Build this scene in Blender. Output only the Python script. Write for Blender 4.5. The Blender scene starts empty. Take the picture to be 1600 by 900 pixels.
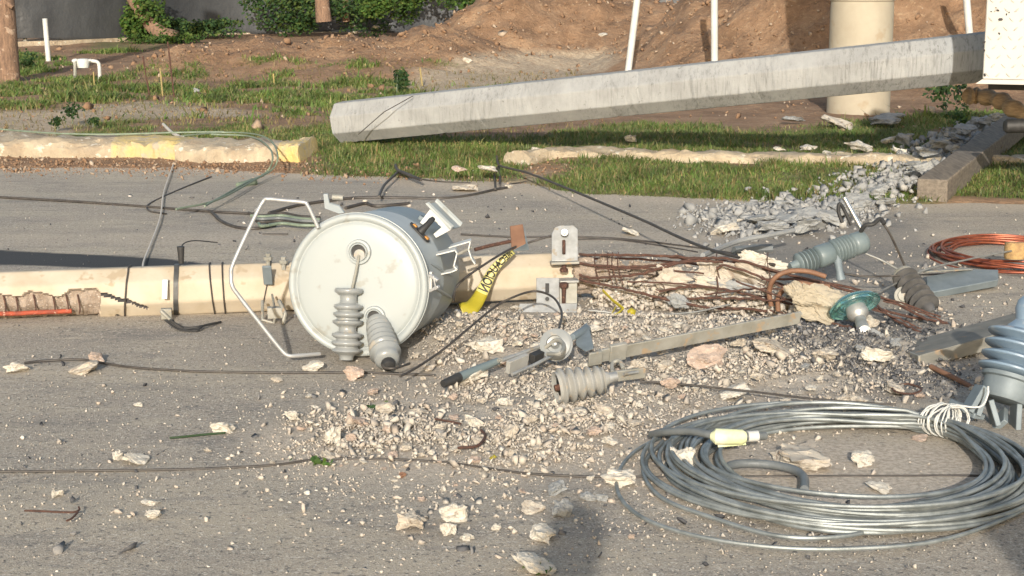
import bpy, bmesh, math, random
import numpy as np
from mathutils import Vector, Matrix, noise as mn
random.seed(7); rng = np.random.default_rng(7)
S = bpy.context.scene; COL = S.collection
rad = math.radians
# ---------------- camera ----------------
PITCH = rad(10.9); FPX = 2600.0; CH = 1.6
cam_d = bpy.data.cameras.new('camera'); cam = bpy.data.objects.new('camera', cam_d); COL.objects.link(cam)
cam_d.sensor_width = 36; cam_d.lens = FPX/1600*36; cam_d.clip_start = .05; cam_d.clip_end = 1000
cam.location = (0, 0, CH); cam.rotation_euler = (rad(90)-PITCH, 0, 0); S.camera = cam
# ---------------- light ----------------
SUN_EL, SUN_AZ = 18.5, 3.5       # sun behind the camera, a little to the left; shadows go away to the right
W = bpy.data.worlds.new('World'); S.world = W; W.use_nodes = True
wt = W.node_tree; bg = wt.nodes['Background']; sk = wt.nodes.new('ShaderNodeTexSky')
sk.sky_type = 'NISHITA'; sk.sun_disc = False; sk.sun_elevation = rad(SUN_EL); sk.sun_rotation = rad(180+SUN_AZ)
sk.air_density = 1.2; sk.dust_density = 2.5; sk.ozone_density = 1.0
wt.links.new(sk.outputs[0], bg.inputs[0]); bg.inputs[1].default_value = 0.115
sl = bpy.data.lights.new('sun', 'SUN'); so = bpy.data.objects.new('sun', sl); COL.objects.link(so)
sl.energy = 3.3; sl.angle = rad(0.6); sl.color = (1.0, .945, .86)
sdir = Vector((math.sin(rad(SUN_AZ))*math.cos(rad(SUN_EL)), math.cos(rad(SUN_AZ))*math.cos(rad(SUN_EL)), -math.sin(rad(SUN_EL))))
so.rotation_euler = sdir.to_track_quat('-Z', 'Y').to_euler(); so.location = (-3, -10, 8)
S.view_settings.view_transform = 'Standard'; S.view_settings.look = 'None'
S.view_settings.exposure = 0.62; S.view_settings.gamma = 1
# ---------------- photo-measure helpers ----------------
cp, sp_ = math.cos(PITCH), math.sin(PITCH)
def ray(px, py):
    u = (px-800)/FPX; v = (450-py)/FPX
    return Vector((u, cp+v*sp_, -sp_+v*cp))
def G(px, py, z=0.0):
    r = ray(px, py); return Vector((0, 0, CH)) + r*((z-CH)/r.z)
def P(px, py, y):
    r = ray(px, py); return Vector((0, 0, CH)) + r*(y/r.y)
def PR(p):
    d = p.y*cp-(p.z-CH)*sp_
    return 800+FPX*p.x/d, 450-FPX*(p.y*sp_+(p.z-CH)*cp)/d
def sm(a, b, x):
    t = min(1, max(0, (x-a)/(b-a))); return t*t*(3-2*t)
# ---------------- materials ----------------
def nmat(name): 
    m = bpy.data.materials.new(name); m.use_nodes = True
    nt = m.node_tree; return m, nt, nt.nodes['Principled BSDF']
def ramp(nt, fac, stops, interp='LINEAR'):
    r = nt.nodes.new('ShaderNodeValToRGB'); r.color_ramp.interpolation = interp
    e = r.color_ramp.elements
    while len(e) < len(stops): e.new(.5)
    for i, (p, c) in enumerate(stops):
        e[i].position = p; e[i].color = (*c, 1) if len(c) == 3 else c
    nt.links.new(fac, r.inputs[0]); return r.outputs[0]
def pos(nt, scale=(1, 1, 1), obj=False):
    if obj: src = nt.nodes.new('ShaderNodeTexCoord').outputs['Object']
    else: src = nt.nodes.new('ShaderNodeNewGeometry').outputs['Position']
    mp = nt.nodes.new('ShaderNodeMapping'); mp.inputs['Scale'].default_value = scale
    nt.links.new(src, mp.inputs[0]); return mp.outputs[0]
def noise(nt, vec, scale, detail=4, rough=.6):
    n = nt.nodes.new('ShaderNodeTexNoise'); n.inputs['Scale'].default_value = scale
    n.inputs['Detail'].default_value = detail; n.inputs['Roughness'].default_value = rough
    nt.links.new(vec, n.inputs['Vector']); return n.outputs['Fac']
def mix(nt, a, b, fac, mode='MIX'):
    m = nt.nodes.new('ShaderNodeMix'); m.data_type = 'RGBA'; m.blend_type = mode
    for i, v in ((6, a), (7, b)):
        if hasattr(v, 'type'): nt.links.new(v, m.inputs[i])
        else: m.inputs[i].default_value = (*v, 1)
    if hasattr(fac, 'type'): nt.links.new(fac, m.inputs[0])
    else: m.inputs[0].default_value = fac
    return m.outputs[2]
def bump(nt, bsdf, h, strength=.5, dist=.01):
    b = nt.nodes.new('ShaderNodeBump'); b.inputs['Strength'].default_value = strength; b.inputs['Distance'].default_value = dist
    nt.links.new(h, b.inputs['Height']); nt.links.new(b.outputs[0], bsdf.inputs['Normal'])
def M(name, c1, c2=None, rough=.7, metal=0, sc=6, stretch=(1, 1, 1), lo=.35, hi=.65, bs=.3, bsc=60, bd=.004, spots=None, spot_sc=30, island=None, obj=False, coat=0):
    m, nt, b = nmat(name); c2 = c2 or tuple(v*.8 for v in c1)
    v = pos(nt, stretch, obj); n = noise(nt, v, sc, 6)
    c = ramp(nt, n, [(lo, c1), (hi, c2)])
    v0 = pos(nt, (1, 1, 1), obj)
    if spots:
        s = noise(nt, v0, spot_sc, 3); f = ramp(nt, s, [(.60, (0, 0, 0)), (.66, (1, 1, 1))]); c = mix(nt, c, spots, f)
    if island:
        g = nt.nodes.new('ShaderNodeNewGeometry'); f = ramp(nt, g.outputs['Random Per Island'], island); c = mix(nt, c, f, .75)
    nt.links.new(c, b.inputs['Base Color']); b.inputs['Roughness'].default_value = rough; b.inputs['Metallic'].default_value = metal
    if coat: b.inputs['Coat Weight'].default_value = coat
    if bs: bump(nt, b, noise(nt, v0, bsc, 5, .7), bs, bd)
    return m
m_cream = M('cream_concrete', (.50, .44, .345), (.41, .34, .245), .85, sc=5, spots=(.36, .29, .2), spot_sc=9, bsc=90, bd=.003)
m_bigpole, nt, b = nmat('grey_pole_concrete'); c = ramp(nt, noise(nt, pos(nt), 2.2, 8, .7), [(.35, (.36, .362, .35)), (.65, (.265, .265, .255))])
stk = noise(nt, pos(nt, (30, 12, 2.2)), 1.6, 6, .75); low = ramp(nt, noise(nt, pos(nt), 1.1, 4), [(.38, (0, 0, 0)), (.6, (1, 1, 1))])
c = mix(nt, c, mix(nt, c, (.12, .12, .115), ramp(nt, stk, [(.5, (0, 0, 0)), (.66, (.75, .75, .75))])), low); c = mix(nt, c, (.16, .155, .145), ramp(nt, noise(nt, pos(nt), 26, 3), [(.66, (0, 0, 0)), (.72, (.7, .7, .7))]))
nt.links.new(c, b.inputs['Base Color']); b.inputs['Roughness'].default_value = .88; bump(nt, b, noise(nt, pos(nt), 45, 6, .8), .5, .006)
m_core = M('broken_core', (.44, .36, .29), (.25, .19, .14), .95, sc=30, spots=(.55, .47, .4), spot_sc=60, bs=1, bsc=70, bd=.015)
ISL = [(0, (.56, .51, .43)), (.25, (.43, .39, .33)), (.45, (.50, .44, .36)), (.6, (.30, .265, .225)), (.75, (.52, .44, .36)), (.9, (.36, .29, .225)), (1, (.64, .60, .53))]
m_rubble = M('rubble', (.50, .45, .37), (.36, .31, .25), .95, sc=2.2, spots=(.26, .2, .15), spot_sc=5, bs=1, bsc=7, bd=.0035, obj=True)
m_rubble_pink = M('rubble_pink', (.46, .36, .29), (.36, .27, .21), .95, sc=2.2, spots=(.56, .5, .42), spot_sc=5, bs=1, bsc=7, bd=.0035, obj=True)
m_rubble_white = M('rubble_white', (.60, .56, .48), (.47, .425, .35), .95, sc=2, spots=(.34, .28, .22), spot_sc=5, bs=1, bsc=7, bd=.0035, obj=True)
m_rubble_grey = M('rubble_grey', (.31, .315, .305), (.22, .222, .218), .95, sc=2, spots=(.17, .17, .165), spot_sc=5, bs=1, bsc=7, bd=.0035, obj=True)
m_gravel = M('gravel_fragments', (.56, .50, .42), (.40, .36, .3), .95, sc=40, bs=.5, bsc=200, island=ISL)
m_ggravel = M('grey_fragments', (.34, .34, .33), (.24, .24, .235), .95, sc=40, bs=.5, bsc=200, island=[(0, (.36, .355, .34)), (.5, (.2, .2, .195)), (.8, (.29, .285, .27)), (1, (.40, .38, .34))])
m_char = M('charred_fragments', (.04, .042, .045), (.09, .09, .09), .9, sc=40, bs=.5, bsc=200, island=[(0, (.04, .04, .045)), (.5, (.10, .10, .105)), (.8, (.24, .23, .22)), (1, (.4, .37, .33))])
m_clods = M('soil_clods', (.30, .17, .085), (.22, .12, .06), .95, sc=40, bs=.5, bsc=100, island=[(0, (.24, .15, .09)), (.5, (.19, .115, .07)), (.8, (.29, .2, .13)), (1, (.46, .40, .32))])
m_rust = M('rusty_steel', (.10, .045, .03), (.055, .03, .022), .9, sc=40, spots=(.16, .085, .055), spot_sc=60, bs=.6, bsc=300, bd=.002)
m_redrust = M('red_rusty_bar', (.38, .07, .03), (.2, .05, .03), .8, sc=30, spots=(.5, .3, .22), spot_sc=40, bs=.5, bsc=200, bd=.002)
m_conduit = M('brown_conduit', (.22, .115, .065), (.16, .08, .045), .7, sc=14)
m_galv = M('galvanised_steel', (.46, .46, .44), (.33, .33, .31), .5, .55, sc=18, spots=(.36, .31, .24), spot_sc=22, bs=.15, bsc=150, bd=.001)
m_galvw = M('weathered_galvanised', (.36, .35, .31), (.25, .24, .20), .65, .3, sc=12, spots=(.40, .30, .2), spot_sc=14, bs=.2, bsc=120, bd=.001)
m_steel_blue = M('blue_grey_steel', (.20, .235, .25), (.15, .18, .195), .6, .2, sc=12, bs=.15, bsc=100, bd=.001)
m_wood_grey = M('weathered_arm', (.215, .205, .175), (.145, .14, .12), .8, 0, sc=8, stretch=(1, 1, 5), spots=(.33, .23, .14), spot_sc=8, bs=.3, bsc=90, bd=.002)
m_lid = M('lid_paint', (.345, .37, .365), (.315, .34, .33), .42, sc=3, lo=.3, hi=.8, spots=(.29, .295, .27), spot_sc=12, bs=.04, bsc=30, bd=.001)
m_tank = M('tank_paint', (.35, .38, .385), (.30, .33, .335), .42, sc=4, bs=.05, bsc=30, bd=.001)
m_alum = M('bright_metal', (.45, .45, .44), (.38, .38, .37), .42, .4, sc=20, bs=.05)
m_chrome = M('polished_metal', (.8, .8, .78), (.7, .7, .68), .18, .9, sc=20, bs=0)
m_porc = M('grey_porcelain', (.265, .275, .27), (.225, .235, .23), .3, sc=10, spots=(.33, .30, .25), spot_sc=14, bs=.04, bsc=60, bd=.001, coat=.2)
m_porc_dark = M('dark_insulator', (.06, .058, .055), (.11, .105, .10), .5, sc=14, bs=.1, bsc=60)
m_poly = M('pale_polymer', (.35, .345, .32), (.29, .285, .26), .5, sc=10, bs=.05, bsc=60, spots=(.38, .33, .26), spot_sc=20)
m_blueins = M('blue_grey_insulator', (.19, .26, .33), (.16, .22, .285), .38, sc=8, bs=.04, bsc=60, coat=.2, spots=(.26, .3, .33), spot_sc=8)
m_arrest = M('grey_arrester', (.165, .20, .205), (.13, .165, .17), .4, sc=10, bs=.04)
m_black = M('black_rubber', (.02, .02, .02), (.035, .034, .033), .6, sc=20, bs=.2)
m_wire = M('dark_wire', (.035, .03, .027), (.07, .06, .05), .6, sc=20, bs=.1)
m_wire_grey = M('grey_wire', (.30, .30, .28), (.2, .2, .19), .5, .4, sc=20, bs=.1)
m_twine = M('pale_twine', (.62, .57, .5), (.5, .46, .4), .8, sc=20)
m_greenwire = M('green_wire', (.20, .25, .18), (.14, .17, .12), .6, sc=15)
m_cable = M('stranded_cable', (.31, .33, .32), (.17, .185, .18), .48, .45, sc=14, stretch=(1, 1, 1), bs=.35, bsc=240, bd=.002)
m_hose = M('grey_hose', (.15, .16, .16), (.11, .12, .12), .5, sc=20)
m_copper = M('copper_wire', (.30, .085, .04), (.18, .05, .03), .45, .5, sc=25, bs=.3, bsc=200, bd=.001)
m_yellow = M('yellow_plastic', (.42, .34, .02), (.34, .28, .02), .35, sc=8)
m_tapewhite = M('tape_yellow_pale', (.70, .64, .28), (.6, .52, .12), .4, sc=10)
m_sleeve = M('lime_sleeve', (.55, .60, .28), (.72, .72, .52), .5, sc=14)
m_leather = M('dark_band', (.05, .05, .05), (.09, .09, .085), .5, sc=20)
m_orange = M('orange_plastic', (.55, .24, .04), (.45, .2, .04), .5)
m_pvc = M('white_pvc', (.58, .58, .545), (.48, .48, .45), .45, sc=6, bs=.02)
m_column = M('plastered_column', (.42, .37, .28), (.36, .31, .23), .9, sc=3, spots=(.36, .29, .2), spot_sc=3.5, bs=.3, bsc=40)
m_timber = M('grey_timber', (.215, .18, .14), (.12, .10, .08), .9, sc=5, stretch=(9, 1, 9), bs=.6, bsc=40, bd=.005)
m_log = M('split_log', (.45, .32, .19), (.25, .17, .1), .9, sc=8, stretch=(2, 2, 9), bs=.7, bsc=40, bd=.006)
m_cutlog = M('osb_wood', (.50, .33, .14), (.28, .17, .08), .9, sc=28, bs=.8, bsc=60, bd=.006)
m_bark = M('bark', (.27, .17, .11), (.15, .095, .065), .95, sc=8, stretch=(5, 5, .8), spots=(.40, .29, .21), spot_sc=7, bs=1, bsc=16, bd=.03)
m_tarp = M('black_tarp', (.045, .047, .05), (.085, .088, .09), .5, sc=1.2, stretch=(1, 1, .35), lo=.35, hi=.7, bs=.35, bsc=1.3, bd=.12)
m_slab = M('pale_slab', (.47, .46, .40), (.38, .36, .32), .9, sc=4, bs=.3, bsc=40)
m_kerb = M('old_kerb', (.50, .42, .30), (.33, .26, .18), .92, sc=5, spots=(.6, .55, .45), spot_sc=12, bs=1, bsc=30, bd=.02)
m_kerb_y = M('yellow_kerb', (.60, .45, .16), (.48, .40, .27), .9, sc=7, spots=(.46, .40, .3), spot_sc=9, bs=1, bsc=30, bd=.02)
m_white = M('white_steel', (.50, .475, .43), (.45, .43, .385), .5, sc=2, bs=.03)
m_tread = M('worn_tread', (.46, .435, .39), (.36, .34, .30), .5, bs=0)
m_stake = M('faded_yellow_wood', (.36, .28, .10), (.28, .22, .1), .8)
m_scuff = M('scuff', (.03, .03, .03), (.06, .05, .05), .8)
def leafmat(name, cs):
    m, nt, b = nmat(name); g = nt.nodes.new('ShaderNodeNewGeometry')
    c = ramp(nt, g.outputs['Random Per Island'], [(i/(len(cs)-1), k) for i, k in enumerate(cs)])
    big = ramp(nt, noise(nt, pos(nt), 2.2, 3), [(.35, (.62, .62, .62)), (.65, (1.25, 1.2, 1.1))])
    c = mix(nt, c, big, 1.0, 'MULTIPLY')
    nt.links.new(c, b.inputs['Base Color']); b.inputs['Roughness'].default_value = .55
    tr = nt.nodes.new('ShaderNodeBsdfTranslucent'); nt.links.new(c, tr.inputs[0]); ms = nt.nodes.new('ShaderNodeMixShader'); ms.inputs[0].default_value = .3
    nt.links.new(b.outputs[0], ms.inputs[1]); nt.links.new(tr.outputs[0], ms.inputs[2]); nt.links.new(ms.outputs[0], nt.nodes['Material Output'].inputs[0])
    return m
m_grass = leafmat('grass_blades', [(.085, .17, .035), (.13, .21, .05), (.19, .235, .07), (.10, .19, .04), (.28, .26, .12), (.14, .20, .05)])
m_dry = leafmat('dry_grass', [(.22, .18, .08), (.32, .25, .12), (.16, .17, .06), (.28, .22, .11)])
m_leaf = leafmat('leaves', [(.035, .085, .018), (.06, .13, .028), (.10, .17, .03), (.05, .10, .02), (.14, .18, .04)])
m_leafd = leafmat('dark_leaves', [(.02, .055, .018), (.04, .09, .03), (.06, .11, .03), (.11, .15, .04)])
# glass
m_glass, nt, b = nmat('aqua_glass'); b.inputs['Base Color'].default_value = (.40, .78, .76, 1); b.inputs['Roughness'].default_value = .08
b.inputs['Transmission Weight'].default_value = .9; b.inputs['IOR'].default_value = 1.5; b.inputs['Coat Weight'].default_value = .5
# terrain: attribute 'grass' r=grass g=sand b=redness
m_ter, nt, b = nmat('soil'); at = nt.nodes.new('ShaderNodeAttribute'); at.attribute_name = 'mask'
sp = nt.nodes.new('ShaderNodeSeparateColor'); nt.links.new(at.outputs['Color'], sp.inputs[0])
v = pos(nt); n1 = noise(nt, v, 1.6, 10, .75); n2 = noise(nt, v, 14, 5, .7)
dirt = ramp(nt, n1, [(.32, (.14, .08, .043)), (.5, (.25, .15, .085)), (.68, (.36, .235, .14))])
dirt = mix(nt, dirt, (.46, .33, .2), ramp(nt, n2, [(.55, (0, 0, 0)), (.75, (.8, .8, .8))]))
sand = ramp(nt, n2, [(.3, (.30, .22, .15)), (.6, (.47, .38, .27)), (.8, (.55, .47, .36))])
gr = ramp(nt, n2, [(.3, (.09, .085, .03)), (.55, (.15, .14, .055)), (.75, (.24, .19, .1))])
c = mix(nt, dirt, sand, sp.outputs['Green']); c = mix(nt, c, gr, sp.outputs['Red'])
nt.links.new(c, b.inputs['Base Color']); b.inputs['Roughness'].default_value = .95
bump(nt, b, n2, .9, .05)
m_bed = M('concrete_dust', (.56, .50, .415), (.40, .345, .28), .97, sc=35, spots=(.5, .45, .37), spot_sc=50, bs=1, bsc=90, bd=.012)
# asphalt
m_asph, nt, b = nmat('dusty_asphalt'); v = pos(nt)
fine = noise(nt, v, 160, 2, .8); big = noise(nt, pos(nt, (.5, 1.6, 1)), .9, 6, .6); med = noise(nt, pos(nt, (1, 3, 1)), 3.5, 5, .65)
c = ramp(nt, fine, [(.30, (.15, .13, .105)), (.44, (.305, .265, .215)), (.58, (.395, .345, .28)), (.72, (.62, .56, .47))])
c = mix(nt, c, (.46, .395, .30), ramp(nt, big, [(.44, (0, 0, 0)), (.62, (.6, .6, .6))])); st = noise(nt, pos(nt, (.8, 2.4, 1)), 2.2, 10, .75); c = mix(nt, c, (.50, .43, .33), ramp(nt, st, [(.53, (0, 0, 0)), (.66, (.65, .65, .65))])); c = mix(nt, c, (.15, .145, .14), ramp(nt, noise(nt, pos(nt, (.8, 2.0, 1)), 1.7, 10, .75), [(.52, (0, 0, 0)), (.66, (.6, .6, .6))]))
grn = noise(nt, v, 22, 4, .8); c = mix(nt, c, (.13, .125, .12), ramp(nt, grn, [(.30, (.6, .6, .6)), (.44, (0, 0, 0))])); c = mix(nt, c, (.55, .50, .42), ramp(nt, grn, [(.58, (0, 0, 0)), (.72, (.6, .6, .6))]))
c = mix(nt, c, (.17, .165, .16), ramp(nt, med, [(.54, (0, 0, 0)), (.72, (.5, .5, .5))]))
spk = noise(nt, v, 55, 2, .6); c = mix(nt, c, (.12, .11, .10), ramp(nt, spk, [(.60, (0, 0, 0)), (.65, (.8, .8, .8))])); c = mix(nt, c, (.56, .51, .43), ramp(nt, noise(nt, v, 70, 2, .6), [(.61, (0, 0, 0)), (.65, (.85, .85, .85))]))
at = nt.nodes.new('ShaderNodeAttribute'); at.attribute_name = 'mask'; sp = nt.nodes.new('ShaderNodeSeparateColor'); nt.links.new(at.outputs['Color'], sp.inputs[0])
def thr(f, amp, lo, hi, src=med):
    a = nt.nodes.new('ShaderNodeMath'); a.operation = 'MULTIPLY_ADD'; nt.links.new(src, a.inputs[0]); a.inputs[1].default_value = amp; nt.links.new(f, a.inputs[2])
    return ramp(nt, a.outputs[0], [(lo, (0, 0, 0)), (hi, (1, 1, 1))])
c = mix(nt, c, mix(nt, (.54, .465, .37), (.38, .32, .25), ramp(nt, spk, [(.4, (0, 0, 0)), (.6, (1, 1, 1))])), thr(sp.outputs['Green'], .5, .55, .95))
c = mix(nt, c, (.115, .118, .12), mix(nt, (0, 0, 0), thr(sp.outputs['Blue'], .5, .4, 1.0, src=grn), .5))
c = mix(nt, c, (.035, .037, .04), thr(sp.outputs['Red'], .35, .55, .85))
nt.links.new(c, b.inputs['Base Color']); b.inputs['Roughness'].default_value = .9
bump(nt, b, fine, .9, .006)

# ---------------- object helpers ----------------
def tag(o, label=None, cat=None, group=None, kind=None):
    if label: o['label'] = label
    if cat: o['category'] = cat
    if group: o['group'] = group
    if kind: o['kind'] = kind
    return o
def E(name, loc, label, cat, group=None):
    o = bpy.data.objects.new(name, None); COL.objects.link(o); o.location = loc; o.empty_display_size = .1
    return tag(o, label, cat, group)
def wloc(o):
    v = Vector((0, 0, 0))
    while o: v += o.location; o = o.parent
    return v
def frame(o, z, x=None):
    z = Vector(z).normalized(); x = Vector(x) if x is not None else (Vector((0, 0, 1)) if abs(z.z) < .9 else Vector((1, 0, 0)))
    x = (x - z*x.dot(z)).normalized(); y = z.cross(x)
    m = Matrix((x, y, z)).transposed().to_4x4(); m.translation = o; return m
def catmull(pts, n=6):
    pts = [Vector(p) for p in pts]
    if len(pts) < 3 or n <= 1: return pts
    out = []; q = [pts[0]*2-pts[1]]+pts+[pts[-1]*2-pts[-2]]
    for i in range(1, len(q)-2):
        a, b_, c_, d = q[i-1:i+3]
        for k in range(n):
            t = k/n; out.append(.5*((2*b_)+(c_-a)*t+(2*a-5*b_+4*c_-d)*t*t+(3*b_-a-3*c_+d)*t**3))
    return out+[pts[-1]]
class MB:
    def __init__(s): s.v = []; s.f = []; s.mi = []
    def add(s, vs, fs, mi=0):
        o = len(s.v); s.v += [tuple(x) for x in vs]; s.f += [tuple(i+o for i in f) for f in fs]; s.mi += [mi]*len(fs); return s
    def box(s, m, sx, sy, sz, cx=0, cy=0, cz=0, mi=0):
        vs = [m @ Vector((cx+a*sx/2, cy+b_*sy/2, cz+c_*sz/2)) for a in (-1, 1) for b_ in (-1, 1) for c_ in (-1, 1)]
        return s.add(vs, [(0, 1, 3, 2), (4, 6, 7, 5), (0, 4, 5, 1), (2, 3, 7, 6), (0, 2, 6, 4), (1, 5, 7, 3)], mi)
    def tube(s, pts, r, n=8, cap=True, mi=0, sq=None):
        pts = [Vector(p) for p in pts]; N = len(pts); vs = []; fs = []; prev = None
        for i, p in enumerate(pts):
            t = (pts[min(i+1, N-1)]-pts[max(i-1, 0)]); t = t.normalized() if t.length > 1e-9 else Vector((0, 0, 1))
            if prev is None: x = Vector((0, 0, 1)) if abs(t.z) < .9 else Vector((1, 0, 0))
            else: x = prev
            x = x-t*x.dot(t); x = x.normalized() if x.length > 1e-6 else t.orthogonal().normalized(); prev = x; y = t.cross(x)
            rr = r[i] if isinstance(r, (list, tuple)) else r
            for k in range(n):
                a = 2*math.pi*k/n; vs.append(p+(x*math.cos(a)+y*math.sin(a)*(sq or 1))*rr)
        for i in range(N-1):
            for k in range(n): fs.append((i*n+k, i*n+(k+1) % n, (i+1)*n+(k+1) % n, (i+1)*n+k))
        if cap: fs += [tuple(range(n-1, -1, -1)), tuple((N-1)*n+k for k in range(n))]
        return s.add(vs, fs, mi)
    def lathe(s, m, prof, n=32, cap=True, mi=0):
        vs = []; fs = []
        for r, z in prof:
            for k in range(n):
                a = 2*math.pi*k/n; vs.append(m @ Vector((r*math.cos(a), r*math.sin(a), z)))
        for i in range(len(prof)-1):
            for k in range(n): fs.append((i*n+k, i*n+(k+1) % n, (i+1)*n+(k+1) % n, (i+1)*n+k))
        if cap: fs += [tuple(range(n-1, -1, -1)), tuple((len(prof)-1)*n+k for k in range(n))]
        return s.add(vs, fs, mi)
    def prism(s, pts, vec, mi=0):
        pts = [Vector(p) for p in pts]; n = len(pts); vec = Vector(vec)
        return s.add(pts+[p+vec for p in pts], [tuple(range(n-1, -1, -1)), tuple(range(n, 2*n))]+[(i, (i+1) % n, n+(i+1) % n, n+i) for i in range(n)], mi)
    def build(s, name, mats, parent=None, smooth=True, bevel=0, label=None, cat=None, group=None, kind=None, ang=40, origin=None):
        if not isinstance(mats, (list, tuple)): mats = [mats]
        if parent: off = wloc(parent)
        elif origin is not None: off = Vector(origin)
        else:
            a = np.array(s.v); off = Vector(((a[:, 0].min()+a[:, 0].max())/2, (a[:, 1].min()+a[:, 1].max())/2, a[:, 2].min()))
        me = bpy.data.meshes.new(name); me.from_pydata([(v[0]-off.x, v[1]-off.y, v[2]-off.z) for v in s.v], [], s.f)
        for m_ in mats: me.materials.append(m_)
        me.polygons.foreach_set('material_index', s.mi)
        bm = bmesh.new(); bm.from_mesh(me); bmesh.ops.recalc_face_normals(bm, faces=bm.faces); bm.to_mesh(me); bm.free()
        if smooth: me.shade_smooth(); me.set_sharp_from_angle(angle=rad(ang))
        o = bpy.data.objects.new(name, me); COL.objects.link(o)
        if parent: o.parent = parent
        else: o.location = off
        if bevel:
            bv = o.modifiers.new('bevel', 'BEVEL'); bv.width = bevel; bv.segments = 2; bv.limit_method = 'ANGLE'
        return tag(o, label, cat, group, kind)
def hull(n=18, seed=0, flat=1.0, box=False):
    r = random.Random(seed); bm = bmesh.new()
    for i in range(n):
        v = Vector((r.gauss(0, 1), r.gauss(0, 1), r.gauss(0, 1))).normalized()
        if box: v = Vector((max(-.62, min(.62, v.x)), max(-.62, min(.62, v.y)), max(-.62, min(.62, v.z))))
        v *= r.uniform(.8, 1); v.z *= flat; bm.verts.new(v)
    h = bmesh.ops.convex_hull(bm, input=bm.verts)
    bmesh.ops.delete(bm, geom=[g for g in h['geom_interior'] if isinstance(g, bmesh.types.BMVert)], context='VERTS')
    return bm
def rock_data(seed, n=16, flat=.8, detail=2, rough=.07, box=False):
    bm = hull(n, seed, flat, box)
    if detail: 
        bmesh.ops.triangulate(bm, faces=bm.faces)
        for _ in range(detail):
            bmesh.ops.subdivide_edges(bm, edges=bm.edges, cuts=1, use_grid_fill=True)
            for v in bm.verts:
                d = mn.fractal(v.co*2.6+Vector((seed, 0, 0)), .8, 2.1, 5)
                v.co += v.co.normalized()*d*rough*.6 + Vector((random.uniform(-1, 1), random.uniform(-1, 1), random.uniform(-1, 1)))*rough*.12
    bm.verts.ensure_lookup_table()
    vs = [v.co.copy() for v in bm.verts]; fs = [tuple(v.index for v in f.verts) for f in bm.faces]; bm.free()
    return vs, fs
TPL = [rock_data(100+i, random.choice([12, 16, 22]), random.uniform(.55, .95), 3, .17, i % 3 == 0) for i in range(18)]
TME = {}
def tmesh(i, m_):
    k = (i, m_.name)
    if k not in TME:
        me = bpy.data.meshes.new('chunk'); me.from_pydata(TPL[i][0], [], TPL[i][1]); me.materials.append(m_); me.shade_smooth(); me.set_sharp_from_angle(angle=rad(22)); TME[k] = me
    return TME[k]
ROCKS = []
def rock(px, py, wpx, hpx=None, mat=None, i=None, z0=0, label=None, group=None, rotz=None, name='concrete_chunk', sink=.12, flatrot=True):
    """a chunk whose foot is at pixel (px,py) on height z0, about wpx wide and hpx tall in the photo"""
    g = G(px, py, z0); s = g.y/cp/FPX; w = wpx*s; h = (hpx or wpx*.6)*s
    i = random.randrange(18) if i is None else i
    rz = random.uniform(0, 6.28) if rotz is None else rotz
    R = Matrix.Rotation(rz, 3, 'Z') @ Matrix.Rotation(random.uniform(-.25, .25), 3, 'X')
    c = [R @ v for v in TPL[i][0]]; sx = max(v.x for v in c)-min(v.x for v in c); szz = max(v.z for v in c)-min(v.z for v in c); zmin = min(v.z for v in c)
    kx = w/sx; kz = max(.35*kx, (h-.2*w*.6)/szz/1.0) if h < w else h/szz
    o = bpy.data.objects.new(name, tmesh(i, mat or m_rubble)); COL.objects.link(o)
    M4 = Matrix.Diagonal((kx, kx*.9, kz, 1)) @ R.to_4x4()
    M4 = Matrix.Translation((g.x, g.y+.3*w, z0-zmin*kz*(1-sink))) @ M4
    loc, rot, sc = M4.decompose(); o.location = loc; o.rotation_euler = rot.to_euler(); o.scale = sc
    ROCKS.append((o, px, py, wpx)); 
    if label: tag(o, label, 'rubble', group)
    else: o['group'] = group or 'concrete chunks strewn over the road'
    return o
def scatter(name, spots, sizes, mat, label, cat, nt_=10, zf=None, kind='stuff', flat=.7, pts=9, parent=None):
    """many tiny fragments as one countless object; spots Nx2 world xy"""
    T = []
    for i in range(nt_):
        bm = hull(pts, 500+i, flat); bmesh.ops.triangulate(bm, faces=bm.faces); bm.verts.ensure_lookup_table()
        T.append((np.array([v.co[:] for v in bm.verts]), np.array([[v.index for v in f.verts] for f in bm.faces]))); bm.free()
    V = []; F = []; off = 0; N = len(spots)  ; ti = rng.integers(0, nt_, N)
    q = rng.normal(size=(N, 4)); q /= np.linalg.norm(q, axis=1)[:, None]
    for k in range(N):
        v, f = T[ti[k]]; w, x, y, z = q[k]
        R = np.array([[1-2*(y*y+z*z), 2*(x*y-z*w), 2*(x*z+y*w)], [2*(x*y+z*w), 1-2*(x*x+z*z), 2*(y*z-x*w)], [2*(x*z-y*w), 2*(y*z+x*w), 1-2*(x*x+y*y)]])
        s = sizes[k]; zz = zf(*spots[k]) if zf else 0
        V.append(v@R.T*s+np.array([spots[k][0], spots[k][1], zz+s*.35])); F.append(f+off); off += len(v)
    V = np.concatenate(V); F = np.concatenate(F)
    return rawmesh(name, V, F, mat, label, cat, kind, parent)
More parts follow.
